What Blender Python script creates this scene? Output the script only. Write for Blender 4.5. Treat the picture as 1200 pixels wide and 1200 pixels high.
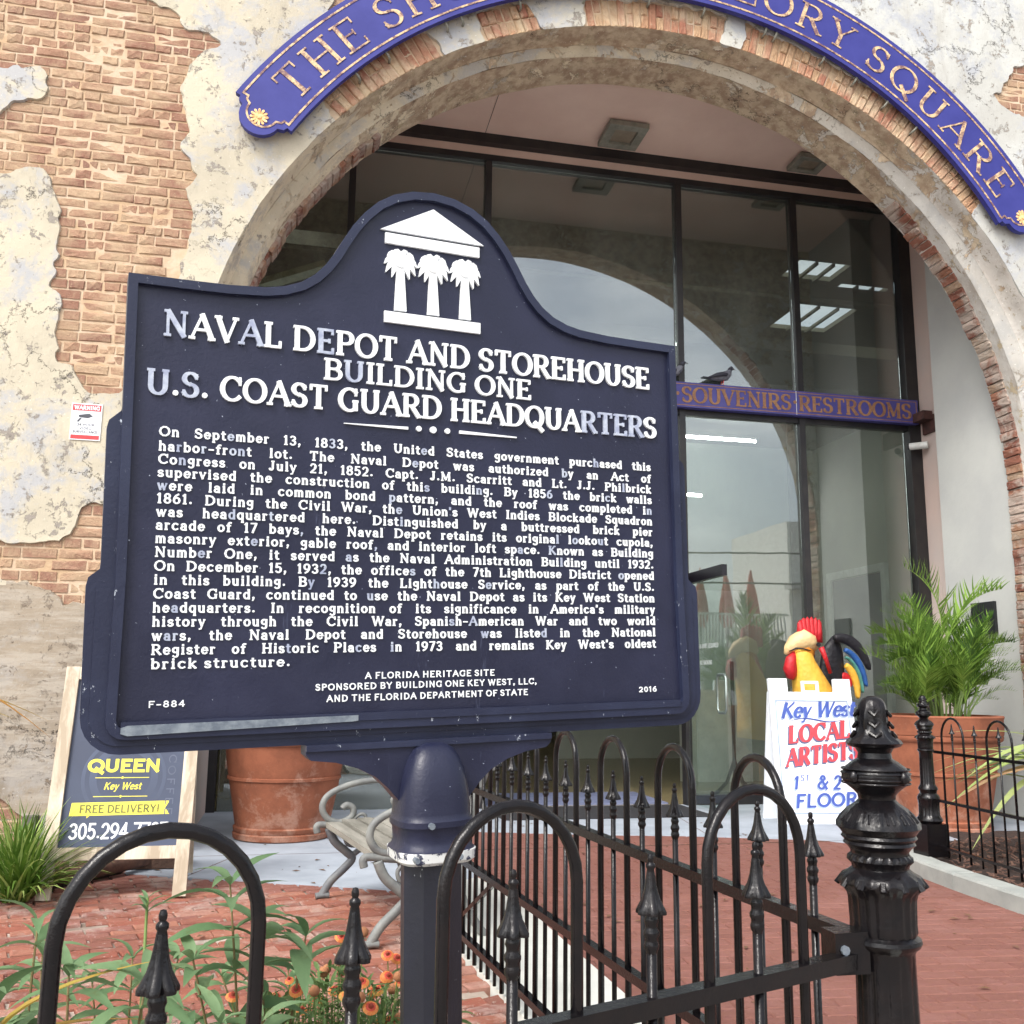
import bpy, math, random
import numpy as np
from mathutils import Vector, Matrix, noise
for _o in list(bpy.data.objects): bpy.data.objects.remove(_o)
SC = bpy.context.scene
COL = SC.collection
R = math.radians
random.seed(7)

# ------------------------------------------------------------------ camera
YAW, PITCH, ROLL, CAMZ = R(12.2), R(10.06), R(0.64), 1.2
fw = Vector((math.sin(YAW)*math.cos(PITCH), math.cos(YAW)*math.cos(PITCH), math.sin(PITCH)))
rt = Vector((math.cos(YAW), -math.sin(YAW), 0)); up = rt.cross(fw)
rt2 = rt*math.cos(ROLL)+up*math.sin(ROLL); up2 = up*math.cos(ROLL)-rt*math.sin(ROLL)
cam = bpy.data.objects.new('camera', bpy.data.cameras.new('camera')); COL.objects.link(cam)
M4 = Matrix((rt2, up2, -fw)).transposed().to_4x4(); M4.translation = Vector((0, 0, CAMZ))
cam.matrix_world = M4
cam.data.sensor_width = 36; cam.data.lens = 36*1150/1200
cam.data.clip_start = 0.05; cam.data.clip_end = 500
SC.camera = cam

# ------------------------------------------------------------------ sky, sun, exposure
W = bpy.data.worlds.new('World'); SC.world = W; W.use_nodes = True
nt = W.node_tree; nt.nodes.clear()
SUN_EL, SUN_AZ = R(50), R(222)          # azimuth clockwise from +Y: the veiled sun stands behind the camera to the left
sky = nt.nodes.new('ShaderNodeTexSky'); sky.sky_type = 'NISHITA'; sky.sun_disc = False
sky.sun_elevation = SUN_EL; sky.sun_rotation = SUN_AZ; sky.dust_density = 4.0; sky.air_density = 1.0; sky.ozone_density = 1.0
hs = nt.nodes.new('ShaderNodeHueSaturation'); hs.inputs['Saturation'].default_value = 0.5; hs.inputs['Value'].default_value = 1.2
bg = nt.nodes.new('ShaderNodeBackground'); bg.inputs['Strength'].default_value = 0.15
wo = nt.nodes.new('ShaderNodeOutputWorld')
tc = nt.nodes.new('ShaderNodeTexCoord'); mp = nt.nodes.new('ShaderNodeMapping'); mp.inputs['Scale'].default_value = (1.6, 1.6, 4.5)
cn = nt.nodes.new('ShaderNodeTexNoise'); cn.inputs['Scale'].default_value = 1.5; cn.inputs['Detail'].default_value = 7; cn.inputs['Roughness'].default_value = .55
cr_ = nt.nodes.new('ShaderNodeMapRange'); cr_.inputs['From Min'].default_value = .42; cr_.inputs['From Max'].default_value = .66
h2 = nt.nodes.new('ShaderNodeHueSaturation'); h2.inputs['Saturation'].default_value = .12; h2.inputs['Value'].default_value = 1.9
cm = nt.nodes.new('ShaderNodeMix'); cm.data_type = 'RGBA'
nt.links.new(tc.outputs['Generated'], mp.inputs[0]); nt.links.new(mp.outputs[0], cn.inputs['Vector']); nt.links.new(cn.outputs['Fac'], cr_.inputs['Value']); nt.links.new(cr_.outputs[0], cm.inputs[0])
nt.links.new(sky.outputs[0], hs.inputs['Color']); nt.links.new(sky.outputs[0], h2.inputs['Color']); nt.links.new(hs.outputs[0], cm.inputs[6]); nt.links.new(h2.outputs[0], cm.inputs[7]); nt.links.new(cm.outputs[2], bg.inputs[0]); nt.links.new(bg.outputs[0], wo.inputs[0])
sl = bpy.data.lights.new('sun', 'SUN'); sl.energy = 1.1; sl.angle = R(16); sl.color = (1, 0.96, 0.9)
so = bpy.data.objects.new('sun', sl); COL.objects.link(so)
sd = Vector((math.sin(SUN_AZ)*math.cos(SUN_EL), math.cos(SUN_AZ)*math.cos(SUN_EL), math.sin(SUN_EL)))
so.rotation_euler = sd.to_track_quat('Z', 'Y').to_euler()
SC.view_settings.view_transform = 'Standard'; SC.view_settings.look = 'None'
SC.view_settings.exposure = 0.68; SC.view_settings.gamma = 1.0; SC.view_settings.use_curve_mapping = False

# ------------------------------------------------------------------ materials
MATS = {}
def s2l(c):
    c = [v/255 for v in c]
    return tuple((v/12.92 if v <= .04045 else ((v+.055)/1.055)**2.4) for v in c)+(1,)
class NT:
    def __init__(s, name, rough=.6, metal=0., spec=.5):
        s.m = bpy.data.materials.new(name); s.m.use_nodes = True; s.t = s.m.node_tree
        s.b = s.t.nodes['Principled BSDF']; s.b.inputs['Roughness'].default_value = rough
        s.b.inputs['Metallic'].default_value = metal; s.b.inputs['Specular IOR Level'].default_value = spec
        s.pos = s.n('ShaderNodeNewGeometry').outputs['Position']
        MATS[name] = s.m
    def n(s, t, **k):
        x = s.t.nodes.new(t)
        for a, v in k.items(): setattr(x, a, v)
        return x
    def l(s, a, b): s.t.links.new(a, b)
    def objco(s): s.pos = s.n('ShaderNodeTexCoord').outputs['Object']; return s
    def noise(s, scale, detail=4, rough=.6, dist=0., stretch=None, off=0):
        x = s.n('ShaderNodeTexNoise'); x.inputs['Scale'].default_value = scale; x.inputs['Detail'].default_value = detail
        x.inputs['Roughness'].default_value = rough; x.inputs['Distortion'].default_value = dist
        mp = s.n('ShaderNodeMapping'); mp.inputs['Location'].default_value = (off, off*.7, off*1.3)
        if stretch: mp.inputs['Scale'].default_value = stretch
        s.l(s.pos, mp.inputs[0]); s.l(mp.outputs[0], x.inputs['Vector']); return x.outputs['Fac']
    def ramp(s, f, a, b, lo=0., hi=1.):
        x = s.n('ShaderNodeMapRange'); x.inputs['From Min'].default_value = a; x.inputs['From Max'].default_value = b
        x.inputs['To Min'].default_value = lo; x.inputs['To Max'].default_value = hi; s.l(f, x.inputs['Value']); return x.outputs[0]
    def mix(s, f, a, b):
        x = s.n('ShaderNodeMix', data_type='RGBA')
        if isinstance(f, (int, float)): x.inputs[0].default_value = f
        else: s.l(f, x.inputs[0])
        for i, v in ((6, a), (7, b)):
            if isinstance(v, (tuple, list)): x.inputs[i].default_value = v
            else: s.l(v, x.inputs[i])
        return x.outputs[2]
    def math(s, op, a, b=0.):
        x = s.n('ShaderNodeMath', operation=op)
        for i, v in ((0, a), (1, b)):
            if isinstance(v, (int, float)): x.inputs[i].default_value = v
            else: s.l(v, x.inputs[i])
        return x.outputs[0]
    def axis(s, k):
        x = s.n('ShaderNodeSeparateXYZ'); s.l(s.pos, x.inputs[0]); return x.outputs[k]
    def rnd(s): return s.n('ShaderNodeObjectInfo').outputs['Random']
    def col(s, c):
        if isinstance(c, (tuple, list)): s.b.inputs['Base Color'].default_value = c
        else: s.l(c, s.b.inputs['Base Color'])
        return s
    def rough(s, c): s.l(c, s.b.inputs['Roughness']); return s
    def bump(s, h, dist=.01, strength=.6):
        x = s.n('ShaderNodeBump'); x.inputs['Distance'].default_value = dist; x.inputs['Strength'].default_value = strength
        s.l(h, x.inputs['Height'])
        if s.b.inputs['Normal'].is_linked: s.l(s.b.inputs['Normal'].links[0].from_socket, x.inputs['Normal'])
        s.l(x.outputs[0], s.b.inputs['Normal']); return s
def simple(name, rgb, rough=.6, var=.25, scale=8, metal=0., spec=.5, bump=.0015, bscale=60, rgb2=None, obj=False):
    m = NT(name, rough, metal, spec)
    if obj: m.objco()
    a = s2l(rgb); b = s2l(rgb2) if rgb2 else tuple(v*(1-var) for v in a[:3])+(1,)
    m.col(m.mix(m.ramp(m.noise(scale, 5), .35, .65), a, b))
    if bump: m.bump(m.noise(bscale, 4), bump, .6)
    return m

# ------------------------------------------------------------------ mesh builder
class MB:
    def __init__(s): s.v = []; s.f = []; s.mi = []; s.k = 0
    def face(s, idx, mi=None): s.f.append(tuple(idx)); s.mi.append(s.k if mi is None else mi)
    def add(s, vs, fs):
        b = len(s.v); s.v += [tuple(v) for v in vs]
        for f in fs: s.face([b+i for i in f])
        return s
    def box(s, x0, y0, z0, x1, y1, z1):
        return s.add([(x0,y0,z0),(x1,y0,z0),(x1,y1,z0),(x0,y1,z0),(x0,y0,z1),(x1,y0,z1),(x1,y1,z1),(x0,y1,z1)],
            [(0,3,2,1),(4,5,6,7),(0,1,5,4),(1,2,6,5),(2,3,7,6),(3,0,4,7)])
    def obox(s, c, ax, ay, az):    # oriented box: centre and three half vectors
        c, ax, ay, az = map(Vector, (c, ax, ay, az))
        p = [c+ax*i+ay*j+az*k for k in (-1,1) for i, j in ((-1,-1),(1,-1),(1,1),(-1,1))]
        return s.add(p, [(0,3,2,1),(4,5,6,7),(0,1,5,4),(1,2,6,5),(2,3,7,6),(3,0,4,7)])
    def beam(s, a, b, w, h, upv=(0,0,1)):
        a, b = Vector(a), Vector(b); d = (b-a); L = d.length; d /= L
        sd_ = d.cross(Vector(upv)); sd_.normalize(); u = sd_.cross(d)
        return s.obox((a+b)/2, d*L/2, sd_*w/2, u*h/2)
    def tube(s, pts, r, n=8, cap=True, ry=None, closed=False, upv=(0,0,1)):
        pts = [Vector(p) for p in pts]; N = len(pts); rs = r if isinstance(r, (list, tuple)) else [r]*N
        prev = None; base = len(s.v)
        for i, p in enumerate(pts):
            if closed: d = pts[(i+1) % N]-pts[i-1]
            else: d = pts[min(i+1, N-1)]-pts[max(i-1, 0)]
            d.normalize()
            if prev is None:
                a = d.orthogonal() if abs(d.dot(Vector(upv))) > .98 else d.cross(Vector(upv)); a.normalize()
            else: a = prev-d*prev.dot(d); a.normalize()
            prev = a; b = d.cross(a)
            for k in range(n):
                t = 2*math.pi*k/n; s.v.append(tuple(p+a*math.cos(t)*rs[i]+b*math.sin(t)*(rs[i] if ry is None else ry)))
        M = N if closed else N-1
        for i in range(M):
            for k in range(n):
                j = (i+1) % N
                s.face((base+i*n+k, base+i*n+(k+1)%n, base+j*n+(k+1)%n, base+j*n+k))
        if cap and not closed:
            s.face([base+k for k in range(n)][::-1]); s.face([base+(N-1)*n+k for k in range(n)])
        return s
    def lathe(s, prof, n=24, c=(0,0,0), mod=None, sq=None, rot=0.):
        # prof: list of (r, z); mod(theta, i) multiplies r
        base = len(s.v)
        for i, (r, z) in enumerate(prof):
            for k in range(n):
                t = 2*math.pi*k/n+rot; rr = r*(mod(t, i) if mod else 1)
                if sq: rr *= (abs(math.cos(t))**sq+abs(math.sin(t))**sq)**(-1/sq)
                s.v.append((c[0]+rr*math.cos(t), c[1]+rr*math.sin(t), c[2]+z))
        for i in range(len(prof)-1):
            for k in range(n):
                s.face((base+i*n+k, base+i*n+(k+1)%n, base+(i+1)*n+(k+1)%n, base+(i+1)*n+k))
        s.face([base+k for k in range(n)][::-1]); s.face([base+(len(prof)-1)*n+k for k in range(n)])
        return s
    def prism(s, loop, fmap, h0, h1, back=True):
        n = len(loop); b = len(s.v)
        s.v += [tuple(fmap(x, y, h1)) for x, y in loop]+[tuple(fmap(x, y, h0)) for x, y in loop]
        s.face(range(b, b+n))
        if back: s.face(list(range(b+n, b+2*n))[::-1])
        for i in range(n):
            j = (i+1) % n; s.face((b+i, b+n+i, b+n+j, b+j))
        return s
    def ring(s, lo, li, fmap, h0, h1):
        n = len(lo); b = len(s.v)
        for L, h in ((lo, h1), (li, h1), (lo, h0), (li, h0)): s.v += [tuple(fmap(x, y, h)) for x, y in L]
        for i in range(n):
            j = (i+1) % n
            s.face((b+i, b+j, b+n+j, b+n+i)); s.face((b+2*n+i, b+2*n+j, b+j, b+i)); s.face((b+n+i, b+n+j, b+3*n+j, b+3*n+i))
        return s
    def mesh(s, name, mats, smooth=False):
        me = bpy.data.meshes.new(name); me.from_pydata(s.v, [], s.f)
        for m in (mats if isinstance(mats, (list, tuple)) else [mats]): me.materials.append(MATS[m])
        if any(s.mi): me.polygons.foreach_set('material_index', s.mi)
        if smooth: 
            me.shade_smooth()
            if smooth is not True: me.set_sharp_from_angle(angle=R(smooth))
        me.update(); return me
    def build(s, name, mats, parent=None, smooth=False, world=False):
        return put(name, s.mesh(name, mats, smooth), parent, world=world)
def put(name, me, parent=None, loc=None, rot=None, world=False, mat4=None, scale=None):
    o = bpy.data.objects.new(name, me); COL.objects.link(o)
    if parent: o.parent = parent
    if mat4 is not None: o.matrix_local = mat4
    if loc is not None: o.location = loc
    if rot is not None: o.rotation_euler = rot
    if scale is not None: o.scale = scale
    if world and parent: o.location = Vector(o.location)-parent.location
    return o
def tag(o, label=None, cat=None, group=None, kind=None):
    if label: o['label'] = label
    if cat: o['category'] = cat
    if group: o['group'] = group
    if kind: o['kind'] = kind
    return o
def thing(name, label, cat, loc=(0,0,0), rz=0., group=None, mat4=None):
    o = bpy.data.objects.new(name, None); COL.objects.link(o); o.empty_display_size = .1
    if mat4 is not None: o.matrix_world = mat4
    else: o.location = loc; o.rotation_euler = (0, 0, rz)
    return tag(o, label, cat, group)
def copy_tree(o, parent=None):
    c = o.copy(); COL.objects.link(c)
    if parent: c.parent = parent
    for ch in [x for x in bpy.data.objects if x.parent == o]: copy_tree(ch, c)
    return c
def offset(loop, d):
    n = len(loop); out = []
    for i in range(n):
        a, p, b = Vector(loop[i-1]), Vector(loop[i]), Vector(loop[(i+1) % n])
        e1 = (p-a).normalized(); e2 = (b-p).normalized()
        n1 = Vector((-e1.y, e1.x)); n2 = Vector((-e2.y, e2.x)); m = n1+n2
        m = m.normalized() if m.length > 1e-6 else n1
        k = d/max(.35, m.dot(n1)); out.append((p.x+m.x*k, p.y+m.y*k))
    return out

# ------------------------------------------------------------------ lettering: a stroke alphabet drawn here
G = {
'A':(90,'t 5,0 45,100;T 45,100 85,0;t 20,36 70,36;s 6,0,26;s 84,0,30'),
'B':(78,'16,0 16,100;16,100 40,100 @42,76,25,24,90,-90 16,52;16,52 44,52 @44,26,28,26,90,-90 16,0;s 10,0,20;s 10,100,20'),
'C':(86,'@48,50,41,50,42,318;t 80,98 80,72'),
'D':(92,'16,0 16,100;16,100 36,100 @38,50,46,50,90,-90 16,0;s 10,0,20;s 10,100,20'),
'E':(74,'16,0 16,100;t 16,100 66,100;t 16,52 52,52;t 16,0 68,0;s 10,0,20;s 10,100,20;k 66,100 66,80;k 68,0 68,22;k 52,62 52,42'),
'F':(70,'16,0 16,100;t 16,100 66,100;t 16,52 52,52;s 16,0,34;s 10,100,20;k 66,100 66,80;k 52,62 52,42'),
'G':(90,'@48,50,41,50,42,312;76,44 76,6;s 76,44,26;t 78,98 78,74'),
'H':(92,'16,0 16,100;76,0 76,100;t 16,52 76,52;s 16,0,32;s 16,100,32;s 76,0,32;s 76,100,32'),
'I':(38,'19,0 19,100;s 19,0,34;s 19,100,34'),
'J':(54,'34,100 34,24 @18,24,16,24,0,-160;s 34,100,32'),
'K':(88,'16,0 16,100;t 18,42 70,100;T 32,56 78,0;s 16,0,32;s 16,100,32;s 70,100,26;s 78,0,26'),
'L':(72,'16,0 16,100;t 16,0 66,0;s 16,100,34;s 10,0,20;k 66,0 66,26'),
'M':(110,'t 16,0 16,100;T 16,100 54,12;t 54,12 92,100;T 92,100 92,0;s 14,0,26;s 92,0,32;s 12,100,20;s 95,100,20'),
'N':(94,'t 16,0 16,100;T 16,100 78,0;t 78,0 78,100;s 15,0,28;s 12,100,22;s 78,100,28'),
'O':(96,'@48,50,42,50,0,360'),
'P':(76,'16,0 16,100;16,100 42,100 @42,74,27,26,90,-90 16,48;s 16,0,34;s 10,100,20'),
'Q':(98,'@48,50,42,50,0,360;T 50,22 90,-16'),
'R':(86,'16,0 16,100;16,100 42,100 @42,74,26,26,90,-90 16,48;T 42,48 76,0;s 16,0,32;s 10,100,20;s 80,0,20'),
'S':(68,'@34,76,25,24,25,270 @33,26,27,26,90,-158;k 58,98 58,74;k 8,2 8,28'),
'T':(84,'42,0 42,100;t 8,100 76,100;s 42,0,36;k 8,100 8,78;k 76,100 76,78'),
'U':(90,'16,100 16,34 @45,34,29,34,180,360 74,100;s 16,100,32;s 74,100,28'),
'V':(88,'T 8,100 45,0;t 45,0 80,100;s 9,100,30;s 79,100,26'),
'W':(124,'T 8,100 36,0;t 36,0 62,96;T 62,96 90,0;t 90,0 116,100;s 9,100,28;s 115,100,24;s 62,100,20'),
'X':(84,'T 10,100 74,0;t 72,100 12,0;s 12,0,24;s 72,0,28;s 12,100,28;s 70,100,24'),
'Y':(84,'T 8,100 42,48;t 76,100 42,48;42,48 42,0;s 42,0,34;s 9,100,28;s 75,100,24'),
'Z':(76,'t 12,100 68,100;T 68,100 8,0;t 8,0 70,0;k 12,100 12,80;k 70,0 70,20'),
'a':(60,'12,54 @28,48,18,19,150,0 46,48 46,0;@27,19,19,19,0,360;s 51,0,16'),
'b':(64,'12,0 12,100;@33,34,23,34,0,360;s 7,100,16'),
'c':(60,'@33,34,26,34,45,315'),
'd':(64,'52,0 52,100;@31,34,23,34,0,360;s 47,100,16;s 57,0,14'),
'e':(62,'t 9,36 55,36;@32,34,24,34,0,318'),
'f':(46,'20,0 20,76 @36,78,16,22,180,60;t 5,66 38,66;s 20,0,32'),
'g':(62,'@29,42,21,26,0,360;50,66 50,-8 @29,-10,21,20,0,-150;s 54,66,14'),
'h':(66,'13,0 13,100;13,42 @32,42,20,26,170,0 52,0;s 13,0,26;s 9,100,16;s 52,0,24'),
'i':(34,'17,0 17,66;17,88 17,98;s 17,0,30;s 11,66,14'),
'j':(34,'20,66 20,-8 @8,-8,12,18,0,-140;20,88 20,98;s 14,66,14'),
'k':(66,'13,0 13,100;t 13,28 50,66;T 24,38 54,0;s 13,0,26;s 9,100,16;s 50,66,20;s 55,0,20'),
'l':(34,'17,0 17,100;s 17,0,30;s 11,100,14'),
'm':(94,'13,0 13,66;13,42 @29,44,17,24,170,0 46,0;46,42 @62,44,17,24,170,0 79,0;s 13,0,24;s 46,0,22;s 79,0,22;s 9,66,14'),
'n':(66,'13,0 13,66;13,42 @32,42,20,26,170,0 52,0;s 13,0,26;s 9,66,16;s 52,0,24'),
'o':(64,'@32,34,25,34,0,360'),
'p':(64,'12,-34 12,66;@33,34,23,34,0,360;s 7,66,16;s 12,-34,28'),
'q':(64,'52,-34 52,66;@31,34,23,34,0,360;s 52,-34,28'),
'r':(48,'14,0 14,66;14,42 @30,46,16,20,170,50;s 14,0,30;s 9,66,16'),
's':(52,'@26,50,18,16,20,270 @25,17,20,17,90,-160'),
't':(44,'19,88 19,18 @33,18,14,18,180,300;t 5,66 38,66'),
'u':(66,'13,66 13,22 @32,22,19,22,180,360 ;51,66 51,0;s 8,66,16;s 46,66,16;s 56,0,14'),
'v':(60,'T 8,66 30,0;t 30,0 52,66;s 8,66,22;s 52,66,20'),
'w':(88,'T 8,66 27,0;t 27,0 44,64;T 44,64 61,0;t 61,0 80,66;s 8,66,20;s 80,66,18'),
'x':(60,'T 10,66 50,0;t 50,66 10,0;s 11,0,20;s 49,0,20;s 11,66,20;s 49,66,20'),
'y':(60,'T 8,66 30,2;t 52,66 22,-30;s 8,66,22;s 52,66,20;t 22,-30 10,-32'),
'z':(56,'t 10,66 46,66;T 46,66 9,0;t 9,0 48,0'),
'0':(66,'@33,50,25,50,0,360'), '1':(44,'24,0 24,100;t 24,100 8,86;s 24,0,34'),
'2':(66,'@32,73,23,27,165,-20 @-30,75,86,75,-3,-22 9,0;9,0 56,0'),
'3':(64,'@30,76,22,24,150,-90;@30,26,25,26,90,-150'),
'4':(68,'46,0 46,100;t 46,100 6,30;t 6,30 62,30'), '5':(64,'t 16,100 52,100;16,100 13,56;@30,32,25,32,128,-145'),
'6':(66,'@33,31,25,31,0,360;@58,32,50,68,102,180'), '7':(62,'8,100 56,100;T 56,100 22,0'),
'8':(66,'@33,76,21,24,0,360;@33,26,25,26,0,360'), '9':(66,'@33,69,25,31,0,360;@8,68,50,68,0,-78'),
'.':(30,'d 15,6'), ',':(30,'d 15,6;t 18,4 10,-16'), "'":(24,'12,100 10,78'), '-':(54,'8,40 46,40'), '*':(44,'d 22,50'),
'&':(92,'T 24,78 82,0;@38,78,17,22,0,180;@36,26,28,26,100,360 ;t 64,26 84,52;t 55,76 22,48'),
'!':(34,'17,34 17,100;d 17,6'), '|':(24,'12,0 12,100'), ' ':(36,''),
}
def strokes(ch, seg=14):
    w, src = G[ch]; out = []
    for st in [x.strip() for x in src.split(';') if x.strip()]:
        tk = st.split(); fl = ''
        if tk[0] in 'tTskd': fl = tk[0]; tk = tk[1:]
        if fl == 's':
            x, y, ww = map(float, tk[0].split(',')); out.append(('s', [(x-ww/2, y), (x+ww/2, y)])); continue
        if fl == 'd':
            x, y = map(float, tk[0].split(',')); out.append(('d', [(x, y)])); continue
        pts = []
        for t in tk:
            if t[0] == '@':
                cx, cy, rx, ry, a0, a1 = map(float, t[1:].split(','))
                n = max(3, int(seg*abs(a1-a0)/360)+1)
                for i in range(n+1):
                    a = R(a0+(a1-a0)*i/n); pts.append((cx+rx*math.cos(a), cy+ry*math.sin(a)))
            else: pts.append(tuple(map(float, t.split(','))))
        q = [pts[0]]
        for p in pts[1:]:
            if math.hypot(p[0]-q[-1][0], p[1]-q[-1][1]) > .8: q.append(p)
        out.append((fl, q))
    return w, out
_eps = [0]
def glyph(mb, ch, x0, y0, size, hs, fmap, h0, h1, T=.17, t=.08, serif=True, slant=0., seg=14, smin=None):
    w, ss = strokes(ch, seg); k = size/100.
    st_ = t if smin is None else smin
    for fl, pts in ss:
        if fl in 'sk' and fl and not serif: continue
        _eps[0] = (_eps[0]+1) % 7; hh = h1+(h1-h0)*.012*_eps[0]
        def P(x, y): return (x0+(x*hs+slant*(st_*50+y*(1-st_)))*k, y0+(st_*50+y*(1-st_))*k)
        if fl == 'd':
            r = T*size*.58; cx, cy = P(*pts[0]); cy += r*.35
            mb.prism([(cx+r*math.cos(a*math.pi/4), cy+r*math.sin(a*math.pi/4)) for a in range(8)], fmap, h0, hh, back=False); continue
        Q = [P(*p) for p in pts]; n = len(Q)
        closed = n > 4 and math.hypot(Q[0][0]-Q[-1][0], Q[0][1]-Q[-1][1]) < size*.02
        if closed: Q = Q[:-1]; n -= 1
        Ls, Rs = [], []
        for i, p in enumerate(Q):
            if closed: a, b = Q[i-1], Q[(i+1) % n]
            else: a, b = Q[max(i-1, 0)], Q[min(i+1, n-1)]
            dx, dy = b[0]-a[0], b[1]-a[1]; L = math.hypot(dx, dy) or 1e-9; dx /= L; dy /= L
            if fl == 'T': ww = T
            elif fl in ('t', 's', 'k'): ww = t
            else: ww = t+(T-t)*abs(dy)**1.3
            ww *= size*.5
            kk = 1.
            if 0 < i < n-1 or closed:
                e1 = (p[0]-a[0], p[1]-a[1]); e2 = (b[0]-p[0], b[1]-p[1])
                l1 = math.hypot(*e1) or 1e-9; l2 = math.hypot(*e2) or 1e-9
                cs = (e1[0]*e2[0]+e1[1]*e2[1])/l1/l2; kk = 1/max(.6, math.sqrt(max(0., (1+cs)/2)))
            px, py = p
            if not closed and i in (0, n-1):
                sgn = -1 if i == 0 else 1; ex = st_*size*.5
                if fl != 'k' and fl != 's': px += dx*sgn*ex*.95; py += dy*sgn*ex*.95
            Ls.append((px-dy*ww*kk, py+dx*ww*kk)); Rs.append((px+dy*ww*kk, py-dx*ww*kk))
        b0 = len(mb.v)
        mb.v += [tuple(fmap(*q, hh)) for q in Ls]+[tuple(fmap(*q, hh)) for q in Rs]
        deep = h0 is not None and h1-h0 > 1e-4
        if deep: mb.v += [tuple(fmap(*q, h0)) for q in Ls]+[tuple(fmap(*q, h0)) for q in Rs]
        for i in range(n if closed else n-1):
            j = (i+1) % n
            mb.face((b0+n+i, b0+n+j, b0+j, b0+i))
            if deep:
                mb.face((b0+i, b0+j, b0+2*n+j, b0+2*n+i)); mb.face((b0+n+j, b0+n+i, b0+3*n+i, b0+3*n+j))
        if deep and not closed:
            mb.face((b0+n, b0, b0+2*n, b0+3*n)); mb.face((b0+n-1, b0+2*n-1, b0+4*n-1, b0+3*n-1))
    return w
def layout(s, x0, x1, size, hs=1., gap=.10, justify=False):
    """x positions of the letters of a line that fills x0..x1; returns (list of (char, x), hs)"""
    k = size/100.
    wsum = sum(G[c][0] for c in s if c != ' ')*k; ns = s.count(' '); nl = len(s)-ns
    g = gap*size*nl
    if justify and ns:
        sp = (x1-x0-wsum*hs-g)/ns; mn = size*.38
        if sp < mn: hs = (x1-x0-mn*ns)/(wsum+g); g *= hs; sp = mn
    else:
        sp = size*.40; hs = (x1-x0)/(wsum+g+sp*ns); g *= hs; sp *= hs
    gl = g/max(nl, 1); out = []; x = x0
    for c in s:
        if c == ' ': x += sp
        else: out.append((c, x+gl/2)); x += G[c][0]*k*hs+gl
    return out, hs
def text(mb, s, x0, x1, y, size, fmap, h0=0., h1=.0005, justify=False, gap=.10, worn=None, hs=1., **k):
    pos, hs = layout(s, x0, x1, size, hs, gap, justify)
    for c, x in pos:
        if worn is not None: mb.k = 1 if random.random() < worn else 0
        glyph(mb, c, x, y, size, hs, fmap, h0, h1, **k)
    mb.k = 0
    return mb
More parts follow.
